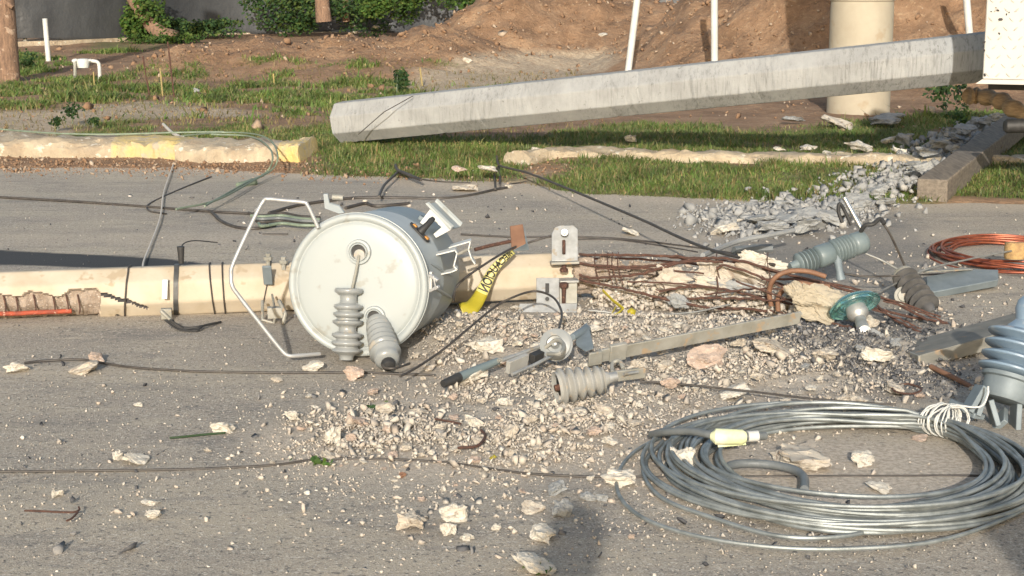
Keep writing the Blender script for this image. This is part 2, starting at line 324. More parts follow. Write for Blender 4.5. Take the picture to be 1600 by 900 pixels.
def rawmesh(name, V, F, mat, label, cat=None, kind=None, parent=None, smooth=False):
    if parent: V = V-np.array(wloc(parent)[:])
    me = bpy.data.meshes.new(name); nv = len(V); nf = len(F); k = F.shape[1]
    me.vertices.add(nv); me.vertices.foreach_set('co', V.astype(np.float32).ravel())
    me.loops.add(nf*k); me.loops.foreach_set('vertex_index', F.astype(np.int32).ravel())
    me.polygons.add(nf); me.polygons.foreach_set('loop_start', np.arange(0, nf*k, k, dtype=np.int32)); me.polygons.foreach_set('loop_total', np.full(nf, k, dtype=np.int32))
    me.update(calc_edges=True); me.materials.append(mat)
    if smooth: me.shade_smooth()
    o = bpy.data.objects.new(name, me); COL.objects.link(o)
    if parent: o.parent = parent
    return tag(o, label, cat, None, kind)
def inpoly(x, y, poly):
    c = False; j = len(poly)-1
    for i in range(len(poly)):
        xi, yi = poly[i]; xj, yj = poly[j]
        if (yi > y) != (yj > y) and x < (xj-xi)*(y-yi)/(yj-yi)+xi: c = not c
        j = i
    return c
def gp(poly, z=0): return [(lambda g: (g.x, g.y))(G(a, b_, z)) for a, b_ in poly]

# ---------------- terrain ----------------
EDGE = [(-60, 13.6), (-20, 13.6)]+[(G(a, b_).x, G(a, b_).y) for a, b_ in ((0, 262), (300, 262), (490, 272), (620, 276), (820, 286), (900, 300), (1000, 306), (1300, 316), (1600, 318))]+[(20, 11.6), (60, 11.6)]
def edge_y(x):
    for (a, b_), (c_, d) in zip(EDGE, EDGE[1:]):
        if a <= x <= c_: return b_+(d-b_)*(x-a)/(c_-a)
    return 12
def nz(x, y, s, seed=0): return mn.noise(Vector((x*s, y*s, seed)))
def fr(x, y, s, seed=0, o=5): return mn.fractal(Vector((x*s, y*s, seed)), .9, 2.1, o)
MOUNDS = [ # px, y, height, sx, sy
 (790, 27.6, 1.12, 1.15, 1.7), (900, 28.0, 1.1, 1.0, 1.6), (690, 25.5, .50, 1.1, 1.4), (560, 25.2, .44, 1.5, 1.5), (430, 25.0, .36, 1.2, 1.3), (310, 24.6, .38, .85, 1.1), (640, 23.4, .14, .8, .6), (480, 23.2, .12, .9, .5),
 (1010, 28, .9, 1.4, 2), (1120, 25, 1.15, 1.2, 1.9), (1280, 23.5, 1.5, 1.5, 1.5), (1440, 23.2, 1.7, 1.8, 1.6), (1640, 22.5, 1.8, 2, 1.8), (1080, 23.4, .5, .5, .9)]
def terr(x, y):
    e = edge_y(x)+.10*nz(x, y, 1.7)+.05*nz(x, y, 6)
    d = y-e
    if d < -.3: return -.06
    z = -.06+.075*sm(-.3, .06, d)+.05*sm(.3, 1.6, d)
    if x < -1.4: z += .022*sm(0, .45, d)*sm(1.3, .7, d)
    z += .02*fr(x, y, 1.2)*sm(0, .5, d)+.008*fr(x, y, 5)*sm(0, .2, d)
    if y > 18:
        h = 0
        for (mx, my, mh, sx, sy) in MOUNDS:
            X = (mx-800)/FPX*my
            g = mh*math.exp(-((x-X)/sx)**2-((y-my)/sy)**2); h = max(h, g)+.25*min(h, g)
        z += h*(1+.16*fr(x, y, 1.1, 3))+min(1, h*3)*(.09*fr(x, y, 2.6, 5)+.055*fr(x, y, 7, 8, 3))
        z += .015*(max(0, y-24)) if y < 60 else .54
    return z
GRASSP = [gp(p, .1) for p in (
 [(-200, 118), (60, 122), (180, 118), (260, 128), (420, 130), (640, 128), (690, 150), (560, 175), (520, 190), (440, 175), (330, 160), (200, 150), (90, 165), (-200, 165)],
 [(80, 198), (150, 185), (220, 178), (330, 176), (430, 188), (520, 185), (560, 200), (820, 215), (880, 200), (1010, 190), (1180, 200), (1300, 190), (1500, 175), (1900, 165), (1900, 330), (1480, 318), (1250, 314), (1000, 304), (860, 286), (820, 262), (640, 268), (500, 258), (490, 232), (440, 216), (80, 212)],
 [(160, 68), (300, 40), (520, 20), (720, -5), (700, 20), (500, 44), (330, 60), (240, 84), (120, 90)],
 [(-200, 66), (30, 84), (120, 100), (60, 120), (-200, 118)])]
SANDP = [gp(p, .1) for p in (
 [(-200, 168), (90, 166), (200, 152), (330, 162), (420, 176), (330, 178), (220, 182), (150, 190), (60, 214), (-200, 214)],
 [(620, 128), (760, 104), (860, 92), (985, 92), (985, 112), (800, 128), (660, 142)],
 [(640, 268), (830, 255), (860, 290), (700, 290), (480, 276), (500, 262)])]
def blur_in(x, y, polys, r=.12):
    n = sum(inpoly(x+dx+.18*nz(x, y, 2.5, 3), y+dy+.35*nz(x, y, 2, 7), p) for p in polys for dx, dy in ((-r, 0), (r, 0), (0, -2*r), (0, 2*r), (0, 0)))
    return min(1, n/5)
MC = {}
def masks(x, y):
    k = (int(x*22), int(y*22))
    if k not in MC: MC[k] = masks0(x, y)
    return MC[k]
def masks0(x, y):
    g = blur_in(x, y, GRASSP); s = blur_in(x, y, SANDP)*(1 if y < 22 else sm(.42, .28, terr(x, y)))
    gn = fr(x, y, 1.1, 20); g = g*sm(-.35, .45, gn+.6*nz(x, y, 3.3, 4)) if y > 15.6 and x < .5 else g*sm(-.8, -.3, gn)
    if y > 15.2 and y < 24 and x < 0: g = max(g, .75*sm(.1, .5, gn)*(1-s*.6))
    return g, s
xs = np.concatenate([np.linspace(-300, -16, 14), np.arange(-13, 13.01, .085), np.linspace(16, 300, 14)])
ys = np.concatenate([[-60, -20, 0, 8], np.arange(10.4, 20, .075), np.arange(20, 30, .095), np.arange(30, 44, .5), [50, 70, 120, 300]])
Vt = []; Mk = []
for y in ys:
    for x in xs:
        fine_ = abs(x) < 13.1 and 10 < y < 44
        near = abs(x) < y*.36+.6
        Vt.append((x, y, terr(x, y) if fine_ and near else (-.06 if y < 12 else (.1+.015*max(0, min(y, 60)-24) if not fine_ else terr(x, y)))))
        Mk.append((*(masks(x, y) if (fine_ and near) else ((.9, 0))), 0, 1))
nx = len(xs); ny = len(ys); ii = np.arange((ny-1)*(nx-1)); r_ = ii//(nx-1); c_ = ii % (nx-1); a0 = r_*nx+c_
gnd = rawmesh('ground', np.array(Vt), np.stack([a0, a0+1, a0+nx+1, a0+nx], 1), m_ter, 'bare brown earth and verge beyond the road', kind='structure', smooth=True)
ca = gnd.data.color_attributes.new('mask', 'FLOAT_COLOR', 'POINT'); ca.data.foreach_set('color', np.array(Mk, dtype=np.float32).ravel())
# road
rx = np.concatenate([np.linspace(-60, -6, 10), np.arange(-5.5, 5.51, .07), np.linspace(6, 60, 10)]); ry = np.concatenate([[-30, -10, 0, 2], np.arange(3.6, 14.0, .06)])
DARK_STRIPE = gp([(-300, 386), (0, 390), (120, 396), (260, 404), (345, 414), (300, 424), (120, 418), (80, 416), (0, 414), (-300, 408)])  # long dark stripe coloured into the asphalt behind the cream pole
GRIME = [gp(p) for p in ([(1180, 490), (1460, 480), (1480, 600), (1330, 620), (1220, 560)], [(1100, 330), (1400, 330), (1480, 420), (1200, 440)])]
DU = [(G(a, b_), sx, sy) for a, b_, sx, sy in ((1150, 545, .95, .6), (850, 560, .75, .5), (930, 640, .95, .55), (720, 690, .7, .5), (1080, 450, .75, .5), (560, 690, .4, .35), (1060, 620, .7, .45), (1300, 740, .7, .4))]
def dust(x, y): return min(1, 1.25*max(math.exp(-((x-c_.x)/sx)**2-((y-c_.y)/sy)**2) for c_, sx, sy in DU))
Vr = []; Mr = []
for y in ry:
    for x in rx:
        hh = .006*fr(x, y, .8, 2, 3)
        Vr.append((x, y, hh if abs(x) < 5.6 else 0))
        e = edge_y(x) if abs(x) < 7 else 99
        sand = sm(1.4, .0, e-y)*.9 if x < .8 else sm(.9, 0, e-y)*.75
        if x < -1.0: sand = sm(.6, 0, e-y)
        sand = max(sand, .5*math.exp(-((y-9.9)/.5)**2)*(1 if x > -4 else .6))
        sand = max(sand, dust(x, y)); Mr.append((sum(inpoly(x+a, y+b_, DARK_STRIPE) for a in (-.05, 0, .05) for b_ in (-.05, 0, .05))/9, sand, sum(inpoly(x+a+.1*nz(x, y, 5), y+b_+.2*nz(x, y, 4, 2), p) for p in GRIME for a in (-.15, 0, .15) for b_ in (-.25, 0, .25))/9, 1))
nx = len(rx); ny = len(ry); ii = np.arange((ny-1)*(nx-1)); a0 = ii//(nx-1)*nx+ii % (nx-1)
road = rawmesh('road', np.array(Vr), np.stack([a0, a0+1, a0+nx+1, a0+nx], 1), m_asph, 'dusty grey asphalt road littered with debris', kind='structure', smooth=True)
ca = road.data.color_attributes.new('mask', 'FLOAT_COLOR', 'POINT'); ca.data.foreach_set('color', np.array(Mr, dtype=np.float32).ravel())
# kerbs
def kerb(name, px_pts, w, h, mat, label, seed, yellow=None, zb=-.03):
    base = catmull([G(a, b_, 0) for a, b_ in px_pts], 44); V = []; F = []; n = 20; L = len(base); mi = []
    for i, p in enumerate(base):
        t = (base[min(i+1, L-1)]-base[max(i-1, 0)]).normalized(); nrm = Vector((-t.y, t.x, 0))
        endf = min(1, min(i, L-1-i)/4+.25)
        for k in range(n):
            a = math.pi*k/(n-1); cx = -math.copysign(abs(math.cos(a))**.5, math.cos(a)); cz = math.sin(a)**.3 if k not in (0, n-1) else 0
            r = 1+.15*fr(p.x, p.y+cx*.3+cz*.2, 3.2, seed, 5)+.05*nz(p.x, cx+cz, 17, seed)
            q = p+nrm*(cx*w/2*r)+Vector((0, 0, zb+(h-zb)*cz*r*endf)); q.z += cz*(.022*fr(q.x, q.y, 4, seed+3, 5)); V.append(q)
        mi.append(0)
    mb = MB(); fs = []; 
    for i in range(L-1):
        for k in range(n-1): fs.append((i*n+k, i*n+k+1, (i+1)*n+k+1, (i+1)*n+k))
    fs += [tuple(range(n)), tuple((L-1)*n+k for k in range(n))]
    mb.add(V, fs)
    if yellow: mb.mi = [1 if any(a*(L-1) <= (f_//(n-1)) <= b_*(L-1) for a, b_ in yellow) else 0 for f_ in range(len(fs))]
    return mb.build(name, [mat, m_kerb_y], label=label, cat='kerb', group='kerbs along the far roadside')
kerb('kerb', [(-160, 250), (0, 246), (120, 247), (240, 247), (330, 252), (420, 253), (486, 254)], .60, .175, m_kerb, 'crumbling dirt covered kerb with faded yellow paint and a rounded end, left of the fallen pole tip', 3, [(.42, .62), (.90, 1.0)])
kerb('kerb', [(806, 264), (850, 258), (940, 257), (1060, 262), (1200, 265), (1340, 268), (1480, 270)], .30, .135, m_kerb, 'pale kerb strip between two bands of grass, starting behind the black drooping wire', 9)
kerb('kerb', [(1520, 268), (1600, 266), (1760, 262)], .26, .12, m_kerb, 'short pale kerb strip to the right of the grey timber beam', 14)

# ---------------- grass ----------------
def blades(name, n, region, hmin, hmax, mat, label, dens=None, wid=.006, parent=None):
    V = []; F = []; cnt = 0; tries = 0
    while cnt < n and tries < n*25:
        tries += 1; x, y = region()
        if dens and random.random() > dens(x, y): continue
        z = terr(x, y)-.01; h = random.uniform(hmin, hmax)*(1+.7*nz(x, y, 1.4, 30)+.5*nz(x, y, 5, 31)); h = max(.012, h)*(1.7 if random.random() < .03 else 1); a = random.uniform(0, 6.28); l = h*random.uniform(.3, 1.3)
        w = wid*random.uniform(.7, 1.4); dx, dy = math.cos(a), math.sin(a); o = len(V)
        V += [(x-dy*w, y+dx*w, z), (x+dy*w, y-dx*w, z), (x+dx*l*.35+dy*w*.7, y+dy*l*.35-dx*w*.7, z+h*.6), (x+dx*l*.35-dy*w*.7, y+dy*l*.35+dx*w*.7, z+h*.6), (x+dx*l, y+dy*l, z+h)]
        F += [(o, o+1, o+2), (o, o+2, o+3), (o+3, o+2, o+4)]; cnt += 1
    return rawmesh(name, np.array(V), np.array(F), mat, label, 'grass', 'stuff')
def reg(y0, y1):
    def f():
        y = math.sqrt(random.uniform(y0*y0, y1*y1)); x = random.uniform(-.33, .33)*y; return x, y
    return f
def d1(x, y): 
    px, py = PR(Vector((x, y, .1)))
    g, s = masks(x, y)
    if y > 18 and terr(x, y) > .45: g = 0
    return g*g*(1-.9*s)
blades('verge_grass', 110000, reg(11.4, 17), .015, .062, m_grass, 'green grass growing over the roadside verge', d1, .0042)
blades('field_grass', 36000, reg(17, 30), .03, .09, m_grass, 'sparse green grass over the field behind the verge', d1, .010)
blades('dry_grass', 24000, reg(11.4, 24), .02, .07, m_dry, 'dry yellow grass mixed into the verge', lambda x, y: d1(x, y)*.6+(.15 if y > 15 and x < 1 else 0), .006)
# ---------------- leafy things ----------------
def leaves(center, radii, n, size, seed=0):
    r = random.Random(seed); V = []; F = []
    lobes = [(Vector((r.gauss(0, .45)*radii[0], r.gauss(0, .45)*radii[1], r.uniform(-.5, .6)*radii[2])), r.uniform(.3, .6)) for _ in range(9)]
    for i in range(n):
        c0, s0 = r.choice(lobes); d = Vector((r.gauss(0, 1), r.gauss(0, 1), r.gauss(0, 1))).normalized()*r.random()**.4
        p = Vector(center)+c0+Vector((d.x*radii[0], d.y*radii[1], d.z*radii[2]))*s0
        if p.z < .05: p.z = .05+r.random()*.1
        t = Vector((r.gauss(0, 1), r.gauss(0, 1), r.gauss(0, .6)-.3)).normalized()*size*r.uniform(.6, 1.3); w = t.orthogonal().normalized()*size*r.uniform(.3, .5); o = len(V)
        V += [p, p+t*.5+w, p+t, p+t*.5-w]; F.append((o, o+1, o+2, o+3))
    return np.array([v[:] for v in V]), np.array(F)
def bush(name, px, py, y, radii, n, size, mat, label, cat, seed, trunk=None, zc=None, group=None):
    c = P(px, py, y)
    if zc is not None: c.z = zc
    e = E(name, (c.x, c.y, terr(c.x, c.y)), label, cat, group)
    V, F = leaves(c, radii, n, size, seed); rawmesh('foliage', V, F, mat, None, parent=e)
    if trunk:
        mb = MB()
        for pts, r0, r1 in trunk:
            pp = catmull(pts, 5); mb.tube(pp, [r0+(r1-r0)*i/(len(pp)-1) for i in range(len(pp))], 10)
        mb.build('trunk', m_bark, e)
    return e
bush('vine_covered_tree', 215, 38, 32.5, (.55, .5, .75), 2600, .075, m_leaf, 'leaning tree trunk with bright green vines against the black tarp fence', 'tree', 4,
     [([P(275, 62, 32.3), P(245, 48, 32.3), P(215, 10, 32.3), P(195, -30, 32.3), P(180, -110, 32.3)], .17, .08)], group='trees in front of the tarp fence')
bush('ground_shrub', 262, 66, 32, (.8, .5, .2), 1500, .06, m_leaf, 'low leafy green growth at the foot of the leaning tree', 'shrub', 5)
for i, (px, py, y, r, n, m_, lab, tr) in enumerate([
 (440, 18, 34, (.9, .5, .55), 2400, m_leafd, 'dark leafy shrub by the fence, left of the brown trunk', None),
 (508, -10, 33.5, (.7, .5, .6), 1600, m_leafd, 'tree with brown upright trunk in the row of shrubs before the fence', [([P(506, 34, 33), P(503, 0, 33), P(500, -60, 33)], .16, .12)]),
 (565, 2, 34, (.8, .5, .8), 3000, m_leafd, 'dense dark green shrub with large leaves right of the brown trunk', [([P(541, 34, 33.6), P(540, 0, 33.6), P(545, -50, 33.6)], .07, .05)]),
 (622, 8, 33, (.75, .5, .55), 2500, m_leaf, 'yellow green shrub at the left foot of the dirt mound', None),
 (780, -20, 34, (1.6, .6, .6), 3000, m_leaf, 'green shrub just showing over the crest of the dirt mound', None),
 (320, 42, 33.5, (.8, .4, .2), 1500, m_leafd, 'low weeds along the foot of the tarp fence', None)]):
    bush('shrub', px, py, y, r, n, .075, m_, lab, 'shrub', 20+i, tr, group='shrubs in front of the tarp fence')
for i in range(9):
    X = -14+i*3.6; e = E('background_tree', (X, 41, .3), 'tree behind the tarp fence, number %s counted from the left end' % ['one', 'two', 'three', 'four', 'five', 'six', 'seven', 'eight', 'nine'][i], 'tree', 'trees behind the fence')
    V, F = leaves((X, 41, 3.6), (1.6, 1.2, 1.5), 1500, .2, 60+i); rawmesh('crown', V, F, m_leafd, None, parent=e)
    MB().tube([(X, 41, 0), (X+.1, 41, 1.5), (X, 41, 3.2)], [.18, .14, .08], 8).build('trunk', m_bark, e)
def weed(px, py, z, h, lab, n=60, mat=None, s=.03):
    g = G(px, py, z); e = E('weed', g, lab, 'plant', 'weeds on the verge'); V, F = leaves((g.x, g.y, g.z+h*.5), (h*.5, h*.4, h*.55), n, s, int(px)); rawmesh('foliage', V, F, mat or m_leaf, None, parent=e)
    MB().tube([g-Vector((0, 0, .02)), g+Vector((.01, 0, h*.7))], [.006, .003], 5).build('stem', m_greenwire, e)
weed(113, 190, .1, .22, 'small leafy weed standing up on the sandy patch left of the fallen pole', 140, m_leafd, .035)
weed(90, 200, .1, .12, 'spreading low weed just above the crumbling kerb', 140, m_leafd, .03)
weed(145, 198, .1, .1, 'flat dark weed beside the upright leafy weed', 120, m_leafd, .03)
weed(620, 142, .12, .3, 'grey green weed clump at the near edge of the dirt mound', 200, m_leafd, .05)
weed(45, 105, .12, .26, 'round green weed right of the wooden pole', 200, m_leafd, .05)
weed(1478, 178, .12, .42, 'tall leafy weed beneath the fallen grey pole near the white panel', 320, m_leafd, .05)
weed(1500, 205, .12, .25, 'leafy weed beside the split log', 150, m_leaf, .04)

# ---------------- tarp fence, poles, pipes ----------------
e = E('tarp_fence', (-8, 33, .2), 'black tarpaulin fence running along the back of the field', 'fence')
L0 = P(-260, 80, 30); pts = [(-9.6, 30.6), (-8.5, 31.4), (-7.6, 32.6), (-5.5, 35.2), (-2, 35.8), (3, 36.3), (9, 36.5), (15, 36.6)]
pp = catmull([Vector((a, b_, 0)) for a, b_ in pts], 24); V = []; F = []
NZ = 26
for i, p in enumerate(pp):
    for k in range(NZ):
        z = .22+2.6*k/(NZ-1); d = .10*fr(p.x*.9, z*.8, 1.0, 2)+.05*math.sin(p.x*3.1+z)
        V.append((p.x+d*.4, p.y+d+.12*abs(math.sin(p.x*1.2)), z-(.10*sm(1, 0, k)*math.sin(p.x*2.3))))
F = [(i*NZ+k, (i+1)*NZ+k, (i+1)*NZ+k+1, i*NZ+k+1) for i in range(len(pp)-1) for k in range(NZ-1)]
o = rawmesh('tarp', np.array(V), np.array(F), m_tarp, None, parent=e, smooth=True); sd = o.modifiers.new('s', 'SOLIDIFY'); sd.thickness = .006
mb = MB()
for i in range(len(pp)-1):
    mb.box(frame((pp[i]+pp[i+1])/2+Vector((0, .12, .1)), pp[i+1]-pp[i]), .32, .12, (pp[i+1]-pp[i]).length*1.02)
mb.build('footing', m_kerb, e, smooth=False)
for k in range(0, len(pp), 12): MB().tube([(pp[k].x, pp[k].y+.22, 0), (pp[k].x, pp[k].y+.22, 2.85)], .04, 8).build('post', m_galvw, e)
# wooden pole left
g = G(14, 124, .1); e = E('utility_pole', g, 'brown weathered wooden pole standing at the left edge of the field', 'pole')
MB().tube(catmull([g-Vector((0, 0, .1)), P(6, 20, g.y), P(-8, -160, g.y), P(-20, -420, g.y)], 14), [.155]*30+[.14]*20, 14).build('shaft', m_bark, e)
MB().tube([P(10, 5, g.y-.15), P(20, 12, g.y-.16)], [.035, .03], 8).build('knot', m_bark, e)
def pipe(px0, py0, px1, py1, z, r, lab, d1_=0):
    g = G(px0, py0, z); b2 = P(px1, py1, g.y+d1_)
    mb = MB().tube([g-Vector((0, 0, .1)), b2], r, 10); return mb.build('standing_pipe', m_pvc, label=lab, cat='pipe', group='white pipes standing in the earth')
pipe(76, 95, 70, 29, .12, .042, 'thin white pipe standing in front of the black tarp, right of the wooden pole')
pipe(978, 128, 1003, -60, .15, .045, 'tilted white pipe behind the middle of the fallen grey pole')
pipe(1117, 132, 1116, -60, .15, .045, 'upright white pipe halfway between tilted pipe and round column')
pipe(1520, 92, 1507, -40, .5, .045, 'white pipe right of the round column beside the white panel')
# meter
g = G(130, 122, .12); e = E('water_meter', g, 'white meter with bent pipes standing in grass near the wooden pole', 'meter')
y = g.y; mb = MB(); mb.lathe(frame(P(130, 100, y), (0, 0, 1)), [(.02, -.05), (.075, -.05), (.085, 0), (.085, .05), (.07, .07), (.02, .075)], 18); mb.build('meter_head', m_pvc, e)
MB().tube([P(118, 95, y), P(143, 95, y)], .028, 8).build('meter_body', m_galv, e)
MB().tube(catmull([G(117, 122, .1)+Vector((0, 0, -.1)), P(117, 100, y), P(114, 95, y), P(120, 94, y)], 3), .022, 8).build('pipe', m_pvc, e)
MB().tube(catmull([P(143, 95, y), P(152, 97, y), P(155, 104, y), P(156, 127, y)], 4), .024, 8).build('pipe', m_pvc, e)
# stakes
for (a, b_, c2, d2, m_, lab) in ((234, 147, 223, 88, m_rust, 'thin rusty rod leaning left in the field grass'), (272, 147, 262, 65, m_rust, 'tall thin rusty rod right of the yellow stake'),
    (254, 144, 250, 106, m_stake, 'short yellow stake between two rusty rods'), (429, 130, 427, 115, m_stake, 'tiny yellow stake at the left toe of the dirt mound'), (660, 128, 656, 106, m_stake, 'yellow stake at the right end of the dirt slope'), (147, 127, 146, 112, m_stake, 'small tan stake beside the meter pipes')):
    g = G(a, b_, .12); MB().tube([g-Vector((0, 0, .05)), P(c2, d2, g.y)], .010, 6).build('stake', m_, label=lab, cat='stake', group='stakes in the field')
# column
g = G(1350, 172, .12); e = E('round_column', g, 'round cream plastered concrete column standing behind the fallen grey pole', 'column')
MB().lathe(frame(Vector((g.x, g.y+.3, -.1)), (0, 0, 1)), [(.335, 0), (.335, .6), (.333, 1.2), (.33, 1.35), (.345, 1.36), (.345, 4.2)], 40).build('shaft', m_column, e)
MB().lathe(frame(Vector((g.x, g.y+.3, 4.1)), (0, 0, 1)), [(.37, 0), (.42, .06), (.42, .22)], 40).build('cap', m_column, e)
# background pole pieces
def slab(pa, pb, w, h, mat, name, lab, cat, group=None, up=(0, 0, 1), bevel=.004):
    d = pb-pa; m = frame((pa+pb)/2, d, up)
    return MB().box(m, h, w, d.length).build(name, mat, smooth=True, bevel=bevel, label=lab, cat=cat, group=group)
# grey fallen octagonal pole
e = E('fallen_pole', P(535, 190, 14.9), 'long grey octagonal concrete pole lying across the verge, tilted up to the right', 'pole')
A = P(534, 191, 14.75); B = P(1545, 88, 12.05); d = (B-A); B2 = A+d*1.5
mb = MB(); N = 400; m = frame(A, d.normalized(), (0, 0, 1)); L = (B2-A).length
ang = [rad(22.5+45*k+5) for k in range(8)]; vs = []; fs = []
for i in range(N+1):
    t = i/N; r0 = .192-.006*t
    for a in ang: q_ = r0-.006*max(0, nz(t*160, a*9, 1, 5)-.25)*2; vs.append(m @ Vector((q_*math.cos(a), q_*math.sin(a), L*t)))
for i in range(N):
    for k in range(8): fs.append((i*8+k, i*8+(k+1) % 8, (i+1)*8+(k+1) % 8, (i+1)*8+k))
fs += [tuple(range(8)), tuple(N*8+k for k in range(8))]; mb.add(vs, fs); mb.build('shaft', m_bigpole, e, smooth=False, bevel=.008)
MB().tube([P(645, 150, 14.2), P(600, 175, 14.1), P(560, 210, 14.3)], .004, 5).build('wire', m_wire, e)
# white panel of truck body
e = E('white_panel_box', G(1600, 215, .1), 'white diamond plate metal box of a work truck at the right edge, scuffed', 'truck body')
yb = 11.0; a1 = P(1535, 124, yb); s_ = yb/cp/FPX
RB = Matrix.Translation(a1) @ Matrix.Rotation(rad(-19), 4, 'Z') @ Matrix.Translation(-a1)
def rotb(mb): mb.v = [tuple(RB @ Vector(v)) for v in mb.v]; return mb
def bx(mb, x0, x1, y0, y1, z0, z1): return mb.box(Matrix.Translation(((x0+x1)/2, (y0+y1)/2, (z0+z1)/2)), x1-x0, y1-y0, z1-z0)
mb = MB(); x0 = a1.x; z0 = a1.z; bx(mb, x0, x0+1.6, yb, yb+1.2, z0, z0+1.1); rotb(mb).build('box', m_white, e, bevel=.008)
mb = MB()
for i in range(24):
    for j in range(18):
        cx = x0+.03+i*.065+(j % 2)*.032; cz = z0+.03+j*.06; a = rad(45 if (i+j) % 2 else -45)
        mb.lathe(frame(Vector((cx, yb-.001, cz)), (0, -1, 0), (math.cos(a), 0, math.sin(a))) @ Matrix.Diagonal((1, .28, 1, 1)), [(.020, 0), (.013, .0035), (.004, .0045)], 8)
o = rotb(mb).build('tread_pattern', m_tread, e)
mb = MB(); mb.prism([P(1527, 131, yb-.03), P(1537, 124, yb-.03), P(1537, 124, yb-.03)+Vector((1.6, 0, 0)), P(1527, 131, yb-.03)+Vector((1.6, 0, 0))], (0, .08, -.006)); rotb(mb).build('bottom_flange', m_white, e, smooth=False)
for a, b_, s1 in ((1559, 16, .011), (1572, 22, .008), (1563, 30, .016), (1561, 52, .009), (1556, 12, .006), (1549, 18, .006), (1576, 19, .006), (1538, 66, .012), (1538, 78, .012), (1539, 117, .012)):
    q = P(a, b_, yb-.0062); rotb(MB().lathe(frame(q, (0, -1, 0)) @ Matrix.Rotation(random.random()*3, 4, 'Z') @ Matrix.Diagonal((1, .6, 1, 1)), [(s1, 0), (s1*.7, .002)], 6)).build('scuff_mark', m_scuff, e)
mb = MB(); bx(mb, x0+.60, x0+.64, yb+.3, yb+.35, .1, z0-.005); bx(mb, x0+.02, x0+1.55, yb+.35, yb+.42, z0-.09, z0-.01); bx(mb, x0+1.4, x0+1.46, yb+.9, yb+.96, .1, z0-.005); bx(mb, x0+.60, x0+.64, yb+.9, yb+.96, .1, z0-.005); bx(mb, x0+1.4, x0+1.44, yb+.05, yb+.1, .1, z0-.005); rotb(mb).build('frame', m_black, e)
# split log, black cylinder, timber beam
pl = catmull([P(1512, 150, 12.4), P(1530, 150, 12.4), P(1565, 158, 12.2), P(1600, 178, 12.0), P(1680, 200, 11.9)], 6)
mb = MB().tube(pl, [.055+.012*math.sin(i*1.7) for i in range(len(pl))], 12, sq=1.3)
mb.tube([P(1517, 150, 12.42), P(1512, 151, 12.4)], [.06, .055], 12); mb.build('split_log', m_log, label='split tree log with pale inner wood resting under the white panel', cat='log')
MB().tube([P(1569, 197, 11.6), P(1573, 197, 11.6), P(1640, 195, 11.55), P(1700, 194, 11.5)], [.036, .05, .05, .05], 16).build('black_pipe', m_black, label='short thick black tube lying over the end of the timber beam', cat='pipe')
b0 = G(1458, 318, 0)+Vector((0, .05, .08)); b1 = P(1588, 194, 15.0)
mb = MB().box(frame((b0+b1)/2, b1-b0, (0, 0, 1)), .165, .21, (b1-b0).length); mb.build('timber_beam', m_timber, smooth=True, bevel=.01, label='long weathered grey timber beam lying over the verge rubble on the right', cat='beam')

# ---------------- the broken cream pole ----------------
PA = Vector((-4.3, 7.46, .190)); a9 = G(300, 500, 0)
axA = P(-160, 470, 7.52); axB = P(925, 428, 7.98)
def axis(t): return axA+(axB-axA)*t
pole = E('broken_pole', (axis(.5).x, axis(.5).y, 0), 'cream concrete pole snapped on the road, its rusty reinforcement splayed at the right end', 'pole')
d = (axB-axA); L = d.length; dz = d.normalized(); m = frame(axA, dz, (0, 0, 1)); NA = 96; NL = 520
def octr(a, R):
    k = (a+rad(6.5)+math.pi/8) % (math.pi/4)-math.pi/8
    return R*.93/math.cos(k)*(1-.25*max(0, abs(k)-.33)) 
vs = []; core = []; crack1 = [(150, 459), (172, 462), (184, 468), (200, 470), (215, 477), (230, 481)]; crack2 = [(184, 493), (190, 499), (196, 504)]
def dseg(px, py, pl):
    b_ = 1e9
    for (x1, y1), (x2, y2) in zip(pl, pl[1:]):
        t = max(0, min(1, ((px-x1)*(x2-x1)+(py-y1)*(y2-y1))/((x2-x1)**2+(y2-y1)**2))); b_ = min(b_, math.hypot(px-x1-t*(x2-x1), py-y1-t*(y2-y1)))
    return b_
for i in range(NL+1):
    t = i/NL; R = .128-.010*t
    for k in range(NA):
        a = 2*math.pi*k/NA; r = octr(a, R); p = m @ Vector((r*math.cos(a), r*math.sin(a), L*t))
        out = (p-axis(t)).normalized(); front = out.y < .25
        px, py = PR(p); c_ = 0
        if front:
            ey = 460+3*math.sin(px*.09)+5*nz(px*.05, 0, 1, 4)-8*sm(95, 140, px)*sm(160, 150, px)
            ex = 156+3*nz(0, py*.1, 1, 2)
            if px < ex and py > ey: c_ = 1; r *= .82+.05*nz(px*.06, py*.06, 1, 9)+.035*(math.sin(px*.2) > .8)
            elif dseg(px, py, crack1) < 2.0 or dseg(px, py, crack2) < 2.0: r -= .008; c_ = 2
        if t > .965+.025*nz(a*1.6, 0, 1.3, 12)+.008*nz(a*6, 0, 1, 2): c_ = 1; r *= .80+.14*nz(a*3, t*60, 1, 6)
        p = m @ Vector((r*math.cos(a), r*math.sin(a), L*t)); vs.append(p); core.append(c_)
fs = []; mi = []
for i in range(NL):
    for k in range(NA):
        f = (i*NA+k, i*NA+(k+1) % NA, (i+1)*NA+(k+1) % NA, (i+1)*NA+k); fs.append(f); cc = [core[j] for j in f]
        mi.append(1 if cc.count(1) >= 2 else (2 if cc.count(2) >= 2 else 0))
fs.append(tuple(range(NA))); fs.append(tuple(NL*NA+k for k in range(NA))); mi += [0, 1]
mb = MB(); mb.v = [tuple(v) for v in vs]; mb.f = fs; mb.mi = mi; mb.build('shaft', [m_cream, m_core, m_scuff], pole, ang=35)
